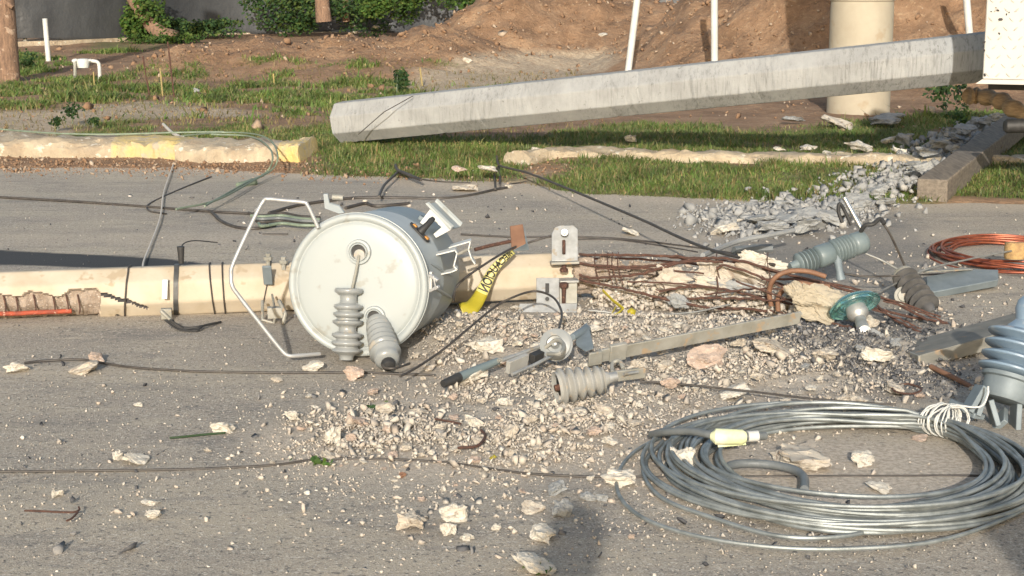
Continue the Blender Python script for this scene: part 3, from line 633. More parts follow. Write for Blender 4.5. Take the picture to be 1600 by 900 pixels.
# exposed bars in the spall
def YD(px): t = (px+160)/1085; return 7.52+.46*t
MB().tube(catmull([P(x, yy, YD(x)-.115) for x, yy in ((-160, 489), (-40, 490), (20, 490), (60, 488), (112, 486))], 4), .011, 10).build('reinforcing_bar', m_redrust, pole, label='bright red rusty bar in the spalled side')
for x in (-45, -18, 5, 24, 52, 82, 103, 121):
    MB().tube(catmull([P(x, 460, YD(x)-.108), P(x+2, 470, YD(x)-.118), P(x+4, 482, YD(x)-.118), P(x+3, 490, YD(x)-.108)], 3), .0035, 6).build('tie_wire', m_rust, pole)
# straps and wires round the pole
def ring(x, lean=0, r=.004, mat=m_wire, name='tie_wire', off=.006, wid=None, kink=0, lab=None):
    t = (x+160)/1085; c0 = axis(t); R = .128-.010*t; vs = []
    for k in range(49):
        a = 2*math.pi*k/48; rr = octr(a, R)+off+ (kink*max(0, math.sin(a*2)))
        p = m @ Vector((rr*math.cos(a), rr*math.sin(a), L*t+lean*math.cos(a)*.06)); vs.append(p)
    if wid:
        mb = MB(); V = []; F = []
        for k in range(49):
            V += [vs[k]-dz*wid/2, vs[k]+dz*wid/2, vs[k]+dz*wid/2+(vs[k]-c0).normalized()*.004, vs[k]-dz*wid/2+(vs[k]-c0).normalized()*.004]
        for k in range(48):
            for j in range(4): F.append((k*4+j, k*4+(j+1) % 4, k*4+4+(j+1) % 4, k*4+4+j))
        mb.add(V, F); o = mb.build(name, mat, pole, label=lab)
    else: o = MB().tube(vs, r, 6).build(name, mat, pole)
    return o
ring(186, .25, .0045); ring(317, -.15, .004); ring(335, -.05, .004)
ring(262, .1, name='steel_band', mat=m_leather, wid=.022, off=.003)
o = ring(258, .1, name='white_label_band', mat=m_pvc, wid=.017, off=.0085)
bpy.data.objects.remove(o)
mb = MB(); q0 = P(257, 437, 7.54); q1 = P(257, 463, 7.52); mb.prism([P(254, 437, 7.553), P(262, 437, 7.555), P(261, 467, 7.528), P(253, 467, 7.526)], (0, .01, 0)); mb.build('bright_band_section', m_pvc, pole)
mb = MB(); q = P(260, 490, 7.50); mb.box(frame(q, dz, (0, 0, 1)), .05, .035, .05); mb.tube([q+Vector((-.02, -.03, .02)), q+Vector((.03, -.03, -.03))], .009, 8); mb.tube([q+Vector((0, 0, -.02)), q+Vector((.0, -.01, -.075))], .014, 8); mb.build('band_buckle', m_galvw, pole, bevel=.004)
mb = MB()
for k in range(7):
    mb.tube(catmull([G(262+random.uniform(-6, 8), 500, .05), G(272+random.uniform(-4, 14), 512+random.uniform(-3, 3), .012), G(300+random.uniform(-14, 10), 513+random.uniform(-3, 4), .01), G(318, 509, .02), G(345, 503, .01)], 4), .005, 6)
mb.build('tangled_black_wire', m_black, label='tangle of short black wire under the steel band of the cream pole', cat='wire')
# bolted brackets near the transformer (x 415)
mb = MB(); mb.box(frame(P(418, 430, 7.60), (0, 1, .4), (0, 0, 1)), .10, .042, .012); mb.build('clamp_plate', m_steel_blue, pole, bevel=.003)
for (a, b_) in ((419, 397), (443, 402)):
    MB().lathe(frame(P(a, b_+10, 7.7), (0, 0, 1)), [(.010, -.03), (.010, 0), (.022, .002), (.022, .018), (.012, .02), (.014, .035)], 8).build('clamp_bolt', m_galvw, pole)
mb = MB(); mb.box(frame(P(430, 488, 7.47), dz, (0, 0, 1)), .05, .05, .07); mb.tube([P(410, 470, 7.55), P(410, 500, 7.47), P(428, 505, 7.47)], .008, 6); mb.tube([P(425, 460, 7.56), P(430, 485, 7.45), P(428, 506, 7.46)], .006, 6); mb.tube([P(436, 470, 7.5), P(446, 490, 7.43), P(442, 506, 7.42)], .010, 6)
mb.build('clamp_clevis', m_galvw, pole, bevel=.003)
ring(400, .5, .003, mat=m_wire)
# small fuse-like black item on pole top
mb = MB(); q = P(283, 405, 7.66); mb.tube([q-Vector((0, 0, .02)), q+Vector((0, 0, .06))], [.012, .018], 10); mb.tube(catmull([q+Vector((0, 0, .05)), P(288, 380, 7.7), P(305, 376, 7.75), P(340, 379, 7.8)], 4), .003, 6)
mb.build('wire_stub', m_black, label='black rubber wire end standing on top of the cream pole', cat='wire')

# right bracket assembly
br = pole
mb = MB()
q = P(882, 385, 7.84); mm = frame(q, (0, -.55, .84), (1, 0, 0))   # upper ear plate, faces up/front
def plate(mb, pts, thick=.008): 
    n = (Vector(pts[1])-Vector(pts[0])).cross(Vector(pts[2])-Vector(pts[1])).normalized(); return mb.prism(pts, n*thick)
y0 = 7.86
pts = [P(862, 408, 7.80), P(862, 365, 7.88), P(867, 355, 7.90), P(876, 352, 7.905), P(896, 352, 7.905), P(903, 358, 7.90), P(903, 407, 7.80)]
plate(mb, pts); mb.tube([P(882, 363, 7.865), P(882, 363, 7.83)], .019, 12); mb.tube([P(882, 363, 7.87), P(882, 363, 7.81)], .009, 8)
mb.build('upper_clamp_plate', m_galv, pole, bevel=.002)
mb = MB(); mb.tube([P(881, 376, 7.85), P(881, 396, 7.80)], .008, 8); mb.build('slot_bolt', m_rust, pole)
mb = MB(); mb.box(frame(P(882, 410, 7.79), dz, (0, 1, 0)), .05, .012, .135); mb.build('clamp_flange', m_galvw, pole, bevel=.002)
mb = MB(); mb.lathe(frame(P(881, 424, 7.78), (0, -.1, 1)), [(.02, 0), (.02, .014), (.012, .016), (.012, .03)], 6); mb.lathe(frame(P(881, 448, 7.74), (0, -.1, 1)), [(.009, -.09), (.011, 0), (.022, .0), (.022, .018), (.01, .02)], 6)
mb.build('clamp_bolt', m_rust, pole)
mb = MB()
plate(mb, [P(838, 434, 7.79), P(838, 474, 7.73), P(812, 474, 7.73), P(808, 492, 7.70), P(822, 505, 7.66), P(900, 502, 7.66), P(902, 474, 7.72), P(874, 474, 7.73), P(874, 434, 7.79)])
mb.box(frame(P(888, 438, 7.80), dz, (0, 0, 1)), .012, .08, .09); mb.build('lower_clamp_plate', m_galv, pole, bevel=.002)
mb = MB(); mb.box(frame(P(855, 450, 7.750), (0, -1, 0), (0, 0, 1)), .045, .018, .006); mb.lathe(frame(P(855, 467, 7.725), (0, -1, .1)), [(.010, 0), (.009, .004)], 12); mb.build('slot_shadow_hole', m_black, pole)
mb = MB(); mb.box(frame(P(888, 458, 7.78), (0, -1, .2), (0, 0, 1)), .10, .085, .012); mb.build('clamp_jaw', m_galvw, pole, bevel=.002)
# small plate standing on the pole
e = E('mounting_plate', P(810, 392, 7.85), 'small tan and grey metal plate standing on the cream pole beside the warning tape', 'bracket')
mb = MB(); plate(mb, [P(800, 392, 7.82), P(797, 353, 7.9), P(817, 350, 7.92), P(822, 382, 7.84)], .01); mb.build('front_face', m_conduit, e, bevel=.002)
mb = MB(); plate(mb, [P(800, 393, 7.815), P(822, 382, 7.835), P(818, 350, 7.925), P(827, 391, 7.85)], .008); mb.build('side_flange', m_steel_blue, e, bevel=.002)
MB().tube([P(742, 390, 7.75), P(765, 384, 7.8), P(798, 377, 7.86)], .009, 8).build('connecting_rod', m_rust, e)
# warning tape
ribbon = catmull([P(803, 393, 7.80), P(790, 402, 7.73), P(772, 420, 7.72), P(760, 442, 7.69), P(748, 466, 7.65), P(736, 481, 7.60), P(722, 487, 7.58)], 8); wv = []
nr = len(ribbon); side = []
for i, p in enumerate(ribbon):
    t = i/(nr-1); w = .012+.030*t; tg = (ribbon[min(i+1, nr-1)]-ribbon[max(i-1, 0)]).normalized()
    s1 = tg.cross(Vector((0, -1, .35))).normalized(); side.append(s1*w)
e = E('warning_tape', ribbon[nr//2], 'twisted yellow warning tape with black lettering draped over the cream pole', 'tape')
mb = MB(); V = []; F = []; mi = []
for i in range(nr):
    for j in (-1, -.5, 0, .5, 1): V.append(ribbon[i]+side[i]*j+Vector((0, -.006*(1-j*j), 0)))
for i in range(nr-1):
    for j in range(4): F.append((i*5+j, i*5+j+1, (i+1)*5+j+1, (i+1)*5+j)); mi.append(1 if i < nr*.58 else 0)
mb.v = [tuple(v) for v in V]; mb.f = F; mb.mi = mi; o = mb.build('ribbon', [m_yellow, m_tapewhite], e); sd = o.modifiers.new('s', 'SOLIDIFY'); sd.thickness = .001
cu = bpy.data.curves.new('t', 'FONT'); cu.body = 'PRECAUCION'; cu.size = 1; cu.offset = .03; to = bpy.data.objects.new('t', cu); COL.objects.link(to)
dg = bpy.context.evaluated_depsgraph_get(); me = bpy.data.meshes.new_from_object(to.evaluated_get(dg)); bpy.data.objects.remove(to)
xs_ = [v.co.x for v in me.vertices]; x1 = max(xs_); bm = bmesh.new(); bm.from_mesh(me); bmesh.ops.subdivide_edges(bm, edges=bm.edges, cuts=1); 
TT = [(v.co.x/x1, v.co.y/.72) for v in bm.verts]; bm.verts.ensure_lookup_table(); FT = [tuple(v.index for v in f.verts) for f in bm.faces]; bm.free()
V = []
for (tx, ty) in TT:
    t = (.04+.54*tx)*(nr-1); i = min(nr-2, int(t)); f = t-i; j = -.85+1.7*ty
    p = ribbon[i].lerp(ribbon[i+1], f)+side[i].lerp(side[i+1], f)*j*1.0; V.append(p+Vector((0, -.006*(1-j*j)-.0025, .001)))
MB().add(V, FT).build('lettering', m_black, e, smooth=False)

# rebar cage with broken concrete
def rb(pts, r=.0075, name='reinforcing_bar', mat=None, mb_=None):
    q = catmull([P(a, b_, y_) for a, b_, y_ in pts], 8); q = [p+Vector((0, .006*nz(p.x, i*.3, 9, 1), .007*nz(p.x, i*.3, 11, 2))) for i, p in enumerate(q)]
    return MB().tube(q, r*.72, 8).build(name, mat or m_rust, pole)
rb([(905, 398, 7.93), (960, 398, 7.9), (1040, 400, 7.88), (1110, 406, 7.87), (1170, 414, 7.85), (1240, 432, 7.8), (1330, 450, 7.7), (1390, 470, 7.55), (1450, 500, 7.4)], .009)
rb([(905, 412, 7.88), (980, 417, 7.84), (1040, 413, 7.82), (1090, 404, 7.8), (1140, 404, 7.78), (1200, 420, 7.78), (1260, 436, 7.75), (1340, 458, 7.6)], .009)
rb([(905, 430, 7.82), (930, 434, 7.8), (990, 430, 7.76), (1030, 420, 7.75), (1080, 408, 7.74), (1130, 410, 7.72)], .009)
rb([(905, 437, 7.8), (950, 446, 7.76), (1000, 458, 7.68), (1050, 470, 7.6), (1110, 481, 7.55), (1160, 482, 7.6), (1230, 490, 7.6)], .009)
rb([(920, 404, 8.0), (1000, 405, 8.0), (1090, 414, 8.0), (1170, 430, 7.95), (1220, 445, 7.9), (1290, 470, 7.8), (1360, 500, 7.65)], .008)
rb([(1030, 455, 7.7), (1080, 448, 7.68), (1130, 452, 7.66), (1180, 462, 7.66), (1250, 470, 7.65), (1330, 480, 7.6)], .008)
rb([(1020, 465, 7.7), (1080, 466, 7.66), (1140, 466, 7.62), (1200, 468, 7.6), (1260, 480, 7.6)], .008)
rb([(1120, 420, 7.75), (1135, 415, 7.74), (1200, 438, 7.7), (1260, 470, 7.6), (1290, 500, 7.5)], .008)
rb([(1190, 436, 7.72), (1260, 440, 7.7), (1330, 470, 7.6), (1400, 490, 7.5), (1480, 505, 7.45)], .008)
rb([(1300, 505, 7.3), (1370, 520, 7.25), (1420, 527, 7.2)], .008); rb([(1360, 470, 7.6), (1400, 500, 7.4), (1450, 525, 7.25)], .008)
rb([(1120, 432, 7.7), (1122, 450, 7.66), (1118, 465, 7.64)], .005, 'stirrup')
for x in (930, 950, 957, 966, 1120, 1200):
    rb([(x, 395, 7.95), (x-1, 410, 7.82), (x+3, 430, 7.78), (x+8, 445, 7.76)], .0035, 'stirrup')
for x, yy in ((1030, 440), (1120, 470), (1190, 430), (1250, 462)):
    rb([(x, yy, 7.72), (x+8, yy+9, 7.7), (x+4, yy+16, 7.7), (x-6, yy+12, 7.72)], .003, 'tie_wire')
def chunkpart(px, py, y_, w, h, dpt, mat, name, seed, rot=0, parent=None, lab=None):
    vs, fs = rock_data(seed, 20, .8, 4, .2, True); c0 = P(px, py, y_); s = y_/cp/FPX
    sx = max(v.x for v in vs)-min(v.x for v in vs); sz = max(v.z for v in vs)-min(v.z for v in vs)
    R = Matrix.Rotation(rad(rot), 3, 'Y'); V = [c0+R @ Vector((v.x*w*s/sx, v.y*dpt, v.z*h*s/sz)) for v in vs]
    return MB().add(V, fs).build(name, mat, parent or pole, ang=25, label=lab)
chunkpart(945, 428, 7.95, 70, 62, .08, m_core, 'broken_core', 1, -4); chunkpart(1010, 424, 8.0, 80, 40, .06, m_core, 'broken_core', 2, 0)
chunkpart(1050, 436, 7.78, 66, 44, .06, m_rubble, 'core_fragment', 3, 20); chunkpart(1112, 425, 7.85, 66, 40, .07, m_rubble, 'core_fragment', 4, -5)
chunkpart(1112, 445, 7.75, 60, 26, .05, m_rubble, 'core_fragment', 14, 5)
chunkpart(1170, 430, 7.85, 90, 50, .08, m_rubble, 'core_fragment', 5, 15); chunkpart(1160, 455, 7.75, 110, 30, .06, m_rubble_grey, 'core_fragment', 6, 6)
chunkpart(1200, 410, 7.95, 100, 26, .06, m_rubble_white, 'core_fragment', 7, 14)
chunkpart(1060, 470, 7.6, 40, 24, .05, m_rubble_grey, 'core_fragment', 8, 20)
# pole end fragment
chunkpart(1277, 474, 7.38, 104, 62, .085, m_column, 'pole_end_fragment', 31, 14, lab='blunt pale end piece of the pole behind the glass insulator')
for (x1, y1, x2, y2, yy) in ((930, 420, 1100, 428, 7.8), (980, 440, 1150, 455, 7.7), (1040, 400, 1180, 430, 7.9), (1150, 440, 1300, 500, 7.5), (1190, 470, 1330, 475, 7.5), (1330, 455, 1470, 495, 7.55), (1350, 480, 1440, 515, 7.4), (1380, 470, 1490, 510, 7.5), (1100, 460, 1240, 452, 7.6), (1000, 398, 1120, 416, 7.95)):
    rb([(x1, y1, yy), ((x1+x2)/2, (y1+y2)/2-4, yy-.02), (x2, y2, yy-.05)], .006)
cz = []
for _ in range(5200):
    t = random.random(); px = 930+330*t; yy = 7.92-.25*t+random.gauss(0, .05); g = P(px, 440, yy); cz.append((g.x, yy))
def zc(x, y): t = (PR(Vector((x, y, .1)))[0]-930)/330; return max(.0, random.uniform(0, .13-.02*t)*(1-abs(y-(7.92-.25*t))/.16))
scatter('crumbled_core', cz, np.clip(rng.lognormal(math.log(.010), .65, len(cz)), .003, .032), m_gravel, None, None, zf=zc, parent=pole)
# conduits
for pts, nm, lb in ((((1205, 478), (1202, 455), (1210, 435), (1232, 424), (1262, 424), (1290, 432)), 'conduit', 'larger brown bent conduit arching over the broken pole end'), (((1216, 486), (1216, 465), (1228, 450), (1250, 443), (1275, 446), (1296, 448)), 'conduit', 'smaller brown bent conduit arching below the larger one')):
    MB().tube(catmull([P(a, b_, 7.52 if b_ > 450 else 7.50) for a, b_ in pts], 6), .012, 12).build(nm, m_conduit, label=lb, cat='conduit', group='brown bent conduits')

# ---------------- transformer ----------------
fc = P(558, 446, 6.75); bc = P(624, 420, 7.42); ax = (bc-fc).normalized(); R0 = .298; LT = (bc-fc).length
tr = E('transformer', (fc.x+.03, fc.y+.3, 0), 'grey pole transformer fallen on its side with a round cream lid facing the road', 'transformer')
mf = frame(fc, ax, (0, 0, 1))   # local z into the tank
prof = [(.282, .03), (.285, .05), (.285, LT*.5), (.287, LT*.51), (.285, LT*.52), (.285, LT-.03), (.275, LT-.008), (.25, LT), (.02, LT)]
MB().lathe(mf, [(.02, .03)]+prof, 72).build('tank', m_tank, tr, ang=50)
lid = MB().lathe(mf, [(.001, -.006), (.10, -.006), (.19, -.004), (.245, .000), (.256, .004), (.261, .010), (.265, .010), (.272, .0), (.281, -.004), (.291, -.002), (.297, .006), (.298, .03), (.292, .045), (.284, .047)], 96, cap=False).build('lid', m_lid, tr, ang=50)
MB().lathe(mf, [(.292, .022), (.3005, .024), (.3005, .036), (.292, .038)], 96, cap=False).build('lid_clamp_band', m_lid, tr)
def local(p): return mf.inverted() @ p
def insulator(base, direction, segs, name, mat, parent, n=36, lab=None):
    return MB().lathe(frame(base, direction), segs, n).build(name, mat, parent, ang=60, label=lab)
# bushing wells
for (a, b_, r_) in ((560, 394, .052), (588, 494, .046)):
    c0 = fc+(P(a, b_, 6.74)-fc); q = local(c0); c0 = mf @ Vector((q.x, q.y, -.006))
    w = MB().lathe(frame(c0, -ax), [(r_, -.002), (r_, .008), (r_*.95, .014), (r_*.80, .015), (r_*.74, .010), (r_*.68, .018), (r_*.62, .018), (r_*.58, .004)], 40, cap=False).build('bushing_collar', m_lid, tr)
    MB().lathe(frame(c0+ax*.001, -ax), [(.001, .003), (r_*.60, .003), (r_*.60, .0025)], 32).build('bushing_well', m_black, w)
    MB().lathe(frame(c0-ax*.004+Vector((.004, 0, -r_*.22)), -ax), [(r_*.46, 0), (r_*.44, .012), (r_*.2, .014), (.001, .014)], 32, cap=False).build('inner_gasket', m_poly, w)
ct = fc+Vector((0, 0, 0)); yf = fc.y-.035
MB().tube([P(561, 399, yf+.02), P(556, 425, yf), P(549, 456, yf)], .0058, 8).build('bushing_rod', m_galvw, tr)
T0 = P(545, 450, yf); T1 = P(541, 563, yf-.05); Lb = (T1-T0).length
segs = [(.024, 0), (.054, .001), (.058, .006), (.058, .016), (.052, .022), (.036, .028), (.034, .035), (.034, .058), (.04, .064), (.058, .070), (.060, .078), (.054, .086), (.042, .090), (.044, .097), (.06, .102), (.062, .109), (.055, .118), (.043, .122), (.045, .130), (.062, .134), (.063, .142), (.055, .150), (.038, .156), (.036, .162), (.036, .176), (.045, .182), (.062, .188), (.064, .196), (.056, .204), (.044, .208), (.046, .215), (.062, .22), (.064, .228), (.056, .236), (.045, .24), (.047, .247), (.06, .252), (.062, .26), (.052, .268), (.036, .274), (.03, .282), (.028, .296), (.01, .298)]
k_ = Lb/.298; insulator(T0, T1-T0, [(r, z*k_) for r, z in segs], 'porcelain_bushing', m_porc, tr, lab='upright bushing with thick grey rings hanging before the lid')
T0 = P(589, 503, yf); T1 = P(606, 566, yf-.22); dirb = (T1-T0); Lb = dirb.length
segs = [(.02, 0), (.045, .001), (.048, .02)]
for i in range(6):
    z = .03+i*.034; r = .052+.0025*i; segs += [(r*.78, z), (r, z+.009), (r, z+.016), (r*.80, z+.025)]
segs += [(.052, .245), (.05, .262), (.034, .272), (.012, .274)]; k_ = Lb/.274
insulator(T0, dirb, [(r, z*k_) for r, z in segs], 'porcelain_bushing', m_porc, tr, lab='shorter bushing with shallow rings pointing out of the lid towards the road')
dn = dirb.normalized(); MB().lathe(frame(T1-dn*.003, dn), [(.026, 0), (.030, .01), (.026, .028), (.012, .035)], 16).build('bushing_terminal', m_black, tr)
# guard rail loop
gy = fc.y+.02
MB().tube(catmull([P(497, 356, gy), P(490, 340, gy), P(480, 320, gy), P(474, 316, gy), P(440, 313, gy-.01), P(419, 311, gy-.02), P(411, 315, gy-.02), P(395, 345, gy-.05), P(365, 410, gy-.12), P(361, 430, gy-.13), P(363, 447, gy-.14), P(372, 461, gy-.14), P(410, 510, gy-.14), P(438, 545, gy-.14), P(449, 555, gy-.14), P(462, 556, gy-.13), P(500, 553, gy-.07)], 4), .0085, 10).build('guard_rail', m_alum, tr)
MB().tube([P(400, 326, gy-.02), P(403, 330, gy-.02)], .01, 8).build('guard_rail_clip', m_alum, tr)
mb = MB(); plate(mb, [P(530, 334, 6.95), P(507, 326, 6.95), P(505, 304, 6.93), P(512, 304, 6.93), P(515, 318, 6.95), P(530, 322, 6.97), P(538, 333, 6.97)], .012); mb.build('hook_bracket', m_tank, tr, bevel=.002)
MB().tube([P(519, 308, 7.0), P(536, 309, 7.0)], .013, 10).build('hook_bolt', m_galvw, tr)
# body attachments
def onb(px, py, push=0):
    """point of the tank side seen at a pixel"""
    o_ = Vector((0, 0, CH)); r = ray(px, py).normalized(); oc = o_-fc; a = r-ax*r.dot(ax); b_ = oc-ax*oc.dot(ax)
    A_ = a.dot(a); B_ = 2*a.dot(b_); C_ = b_.dot(b_)-.285**2; D_ = B_*B_-4*A_*C_
    t = (-B_-math.sqrt(max(D_, 0)))/(2*A_); p = o_+r*t; n_ = (p-fc-ax*(p-fc).dot(ax)).normalized(); return p+n_*push, n_
p, n_ = onb(659, 344); MB().box(frame(p, n_, ax), .032, .035, .035).build('relief_valve', m_steel_blue, tr, bevel=.004)
p, n_ = onb(655, 364); mt = frame(p, n_, ax)
h_ = MB().lathe(mt @ Matrix.Diagonal((1, 1.9, 1, 1)), [(.02, -.005), (.030, .0), (.030, .008), (.014, .01)], 20).build('gland_base', m_black, tr)
MB().box(mt, .030, .020, .012, cy=-.038, cz=.008).box(mt, .030, .020, .012, cy=.034, cz=.008).build('gland_clip', m_orange, h_, bevel=.003)
MB().tube([p+n_*.005, p+n_*.035, p+n_*.04+ax*.05+Vector((.02, 0, .03))], [.02, .014, .011], 12).build('gland_plug', m_black, h_)
# big channel bracket
def bxp(mb, pts, vec): return mb.prism([P(a, b_, y_) for a, b_, y_ in pts], vec)
yb_ = 7.12
mb = MB()
bxp(mb, [(656, 348, yb_), (672, 327, yb_), (705, 359, yb_), (681, 372, yb_), (677, 366, yb_), (690, 355, yb_), (671, 340, yb_), (662, 352, yb_)], (0, .012, .0))
mb.prism([P(681, 372, yb_+.013), P(705, 359, yb_+.013), P(705, 359, yb_+.10), P(683, 371, yb_+.10)], (.0, 0, .006))
mb.build('channel_bracket', m_pvc, tr, smooth=False, bevel=.0015)
mb = MB(); bxp(mb, [(664, 318, yb_), (667, 317, yb_), (706, 355, yb_), (703, 360, yb_)], (.01, .012, .003))
mb.prism([P(667, 319, yb_+.013), P(706, 357, yb_+.013), P(719, 354, yb_+.16), P(680, 316, yb_+.16)], (0, 0, -.006)); bxp(mb, [(679, 315, yb_+.165), (682, 314, yb_+.165), (721, 352, yb_+.165), (718, 355, yb_+.165)], (.006, .008, .01)); mb.build('mounting_channel', m_lid, tr, smooth=False, bevel=.0015)
# two C brackets
for (pl, y_, nm) in (([(666, 402), (711, 391), (714, 396), (709, 416), (714, 421), (705, 425), (672, 432)], 7.0, 'hanger_bracket'), ([(688, 391), (735, 377), (732, 390), (737, 405), (742, 412)], 7.25, 'hanger_bracket')):
    mb = MB(); pts = [P(a, b_, y_) for a, b_ in pl]
    for p1, p2 in zip(pts, pts[1:]):
        mb.box(frame((p1+p2)/2+Vector((0, .03, 0)), p2-p1, (0, 1, 0)), .07, .006, (p2-p1).length+.004)
    mb.build(nm, m_pvc, tr, smooth=False, bevel=.001)
MB().tube([P(716, 397, 7.3), P(738, 386, 7.28)], .007, 8).build('hanger_bolt', m_galvw, tr)
p, n_ = onb(705, 494, .01); MB().lathe(frame(p, (1, -.3, -.2)), [(.012, -.04), (.012, 0), (.02, .0), (.02, .025), (.01, .03)], 10).build('drain_plug', m_pvc, tr)
mb = MB(); q = P(674, 440, 6.72)
mb.box(frame(q, ax, (0, 0, 1)), .085, .012, .03); mb.box(frame(q+Vector((.012, -.02, .02)), (1, -.5, -.6)), .012, .02, .045); mb.box(frame(q+Vector((.014, -.02, -.025)), (1, -.5, .6)), .012, .02, .045); mb.tube([q+Vector((.01, -.03, .03)), q+Vector((.02, -.03, -.03))], .004, 6)
mb.build('lid_latch', m_alum, tr, bevel=.002)
mb = MB()
for k, a in enumerate((0, 1)):
    pts = [onb(693+18*a, 404+34*k, .0)[0], onb(700+12*a, 410+34*k, .001)[0], onb(712, 420+34*k, .001)[0]]
for k in range(2):
    pp_ = [onb(672+j*7, 412+j*4+k*34, .002)[0] for j in range(6)]
    mb.tube(pp_, [.001, .006, .008, .008, .006, .001], 8)
mb.build('tank_dent_rib', m_tank, tr)

# ---------------- loose insulators & hardware ----------------
def sheds(n, z0, pitch, rc, rs, up=.35):
    s = []
    for i in range(n):
        z = z0+i*pitch; s += [(rc, z), (rc*1.08, z+pitch*.18), (rs*.97, z+pitch*(up)), (rs, z+pitch*(up+.08)), (rs*.98, z+pitch*(up+.17)), (rc*1.1, z+pitch*(up+.35))]
    return s
# pin insulator (pale) lying near front
a_ = G(950, 591, .108); b_2 = P(869, 606, a_.y-.05); dd = b_2-a_; L_ = dd.length
e = E('pin_insulator', G(905, 628), 'pale grey ribbed insulator lying in the rubble in front of the galvanised arm', 'insulator')
segs = [(.014, -.01), (.026, 0), (.03, .015), (.05, .02)]+[(r*s, z) for i in range(5) for r, z, s in (((.052), .026+i*.0355, .72+.055*i), (.074, .034+i*.0355, .74+.06*i), (.076, .044+i*.0355, .76+.06*i), (.052, .054+i*.0355, .74+.055*i))]
k_ = L_/.205; segs = [(r*.94, z*k_) for r, z in segs]
MB().lathe(frame(a_, dd), segs+[(.060, .205*k_), (.056, .19*k_)], 36, cap=False).build('porcelain_body', m_poly, e, ang=60)
MB().lathe(frame(b_2-dd.normalized()*.012, dd.normalized()), [(.058, -.006), (.001, -.010)], 24, cap=False).build('hollow_base', m_black, e)
MB().tube([b_2-dd.normalized()*.02, b_2+dd.normalized()*.006], [.014, .012], 10).build('threaded_pin', m_rust, e)
MB().tube([a_+dd.normalized()*.0, a_-dd.normalized()*.035], [.022, .018], 12).build('end_fitting', m_galv, e)
# galvanised arm (flat bar)
p0 = G(938, 556, .085); p1 = G(1250, 496, .16); d_ = p1-p0
e = E('galvanised_arm', p0, 'long flat galvanised crossarm lying over the rubble from the broken pole end', 'crossarm')
MB().box(frame((p0+p1)/2, d_, (0, -.35, .95)), .058, .010, d_.length).box(frame((p0+p1)/2+Vector((0, .03, .012)), d_, (0, 1, -.1)), .06, .008, d_.length).build('bar', m_galvw, e, bevel=.002)
mb = MB(); mb.box(frame(G(930, 560, .085), d_, (0, -.35, .95)), .06, .012, .06); mb.box(frame(G(965, 550, .095), d_, (0, -.35, .95)), .075, .02, .075); mb.build('end_clamp', m_galvw, e, bevel=.003)
mb = MB(); mb.box(frame(G(983, 585, .075), G(1008, 581, .08)-G(955, 588, .07), (0, -.3, 1)), .045, .012, .13); mb.tube(catmull([G(957, 582, .08), G(957, 568, .10), G(968, 564, .11), G(974, 576, .09)], 4), .009, 8); mb.build('loose_bracket', m_galvw, bevel=.003, label='short flat galvanised bracket with a slot, right of the pale ribbed insulator', cat='bracket')
mb = MB(); mb.tube(catmull([G(975, 585, .088), G(985, 583, .088), G(997, 581, .088)], 3), .006, 8); mb.build('small_bolt', m_galv, label='small bolt lying on the flat bracket beside the pale insulator', cat='bolt')
# strain clamp with eye, spike rod
e = E('cutout_arm', G(830, 585), 'line fitting with tan plate, grey eye and black tipped handle lying in rubble', 'fitting')
q0 = G(786, 580, .075); q1 = G(852, 552, .10); dd = q1-q0
MB().box(frame(G(808, 568, .085), dd, (0, -.35, 1)), .052, .02, .115).build('tan_plate', m_tapewhite if False else m_poly, e, bevel=.002)
MB().tube([G(785, 563, .085), G(820, 550, .10), G(858, 536, .12)], .008, 8).tube([G(800, 585, .07), G(835, 570, .085), G(862, 556, .10)], .007, 8).build('side_bars', m_galv, e)
MB().box(frame(G(838, 558, .09), dd, (0, -.35, 1)), .04, .03, .06).build('dark_insert', m_black, e, bevel=.002)
MB().tube(catmull([G(852, 543, .12), G(870, 531, .155), G(881, 539, .15), G(875, 552, .14), G(856, 553, .12)], 5), .008, 8).build('hook_loop', m_galvw, e)
MB().tube([G(716, 590, .04), G(745, 578, .055), G(778, 564, .075)], [.019, .018, .014], 14).build('grey_handle', m_steel_blue if False else m_arrest, e)
MB().tube([G(692, 600, .03), G(718, 589, .042)], [.015, .019], 12).build('black_grip', m_black, e)
MB().tube([G(778, 564, .08), G(800, 556, .09)], .008, 8).build('joining_pin', m_galvw, e)
mi_ = frame(G(868, 538, .13), (-.25, -1, .35))
MB().lathe(mi_, [(.02, -.03), (.062, -.028), (.066, -.02), (.05, -.012), (.05, 0), (.06, .004), (.062, .012), (.045, .018), (.035, .02), (.033, .008), (.02, .006), (.01, .03), (.001, .032)], 32, cap=False).build('porcelain_eye', m_porc, e)
mb = MB(); mb.tube([G(894, 527, .13), G(917, 514, .13)], [.014, .020], 10); mb.prism([G(900, 524, .12), G(917, 508, .14), G(922, 520, .13), G(928, 545, .10), G(915, 550, .09), G(900, 540, .10)], (0, .02, .01)); mb.build('galvanised_clevis', m_steel_blue, e, bevel=.004)
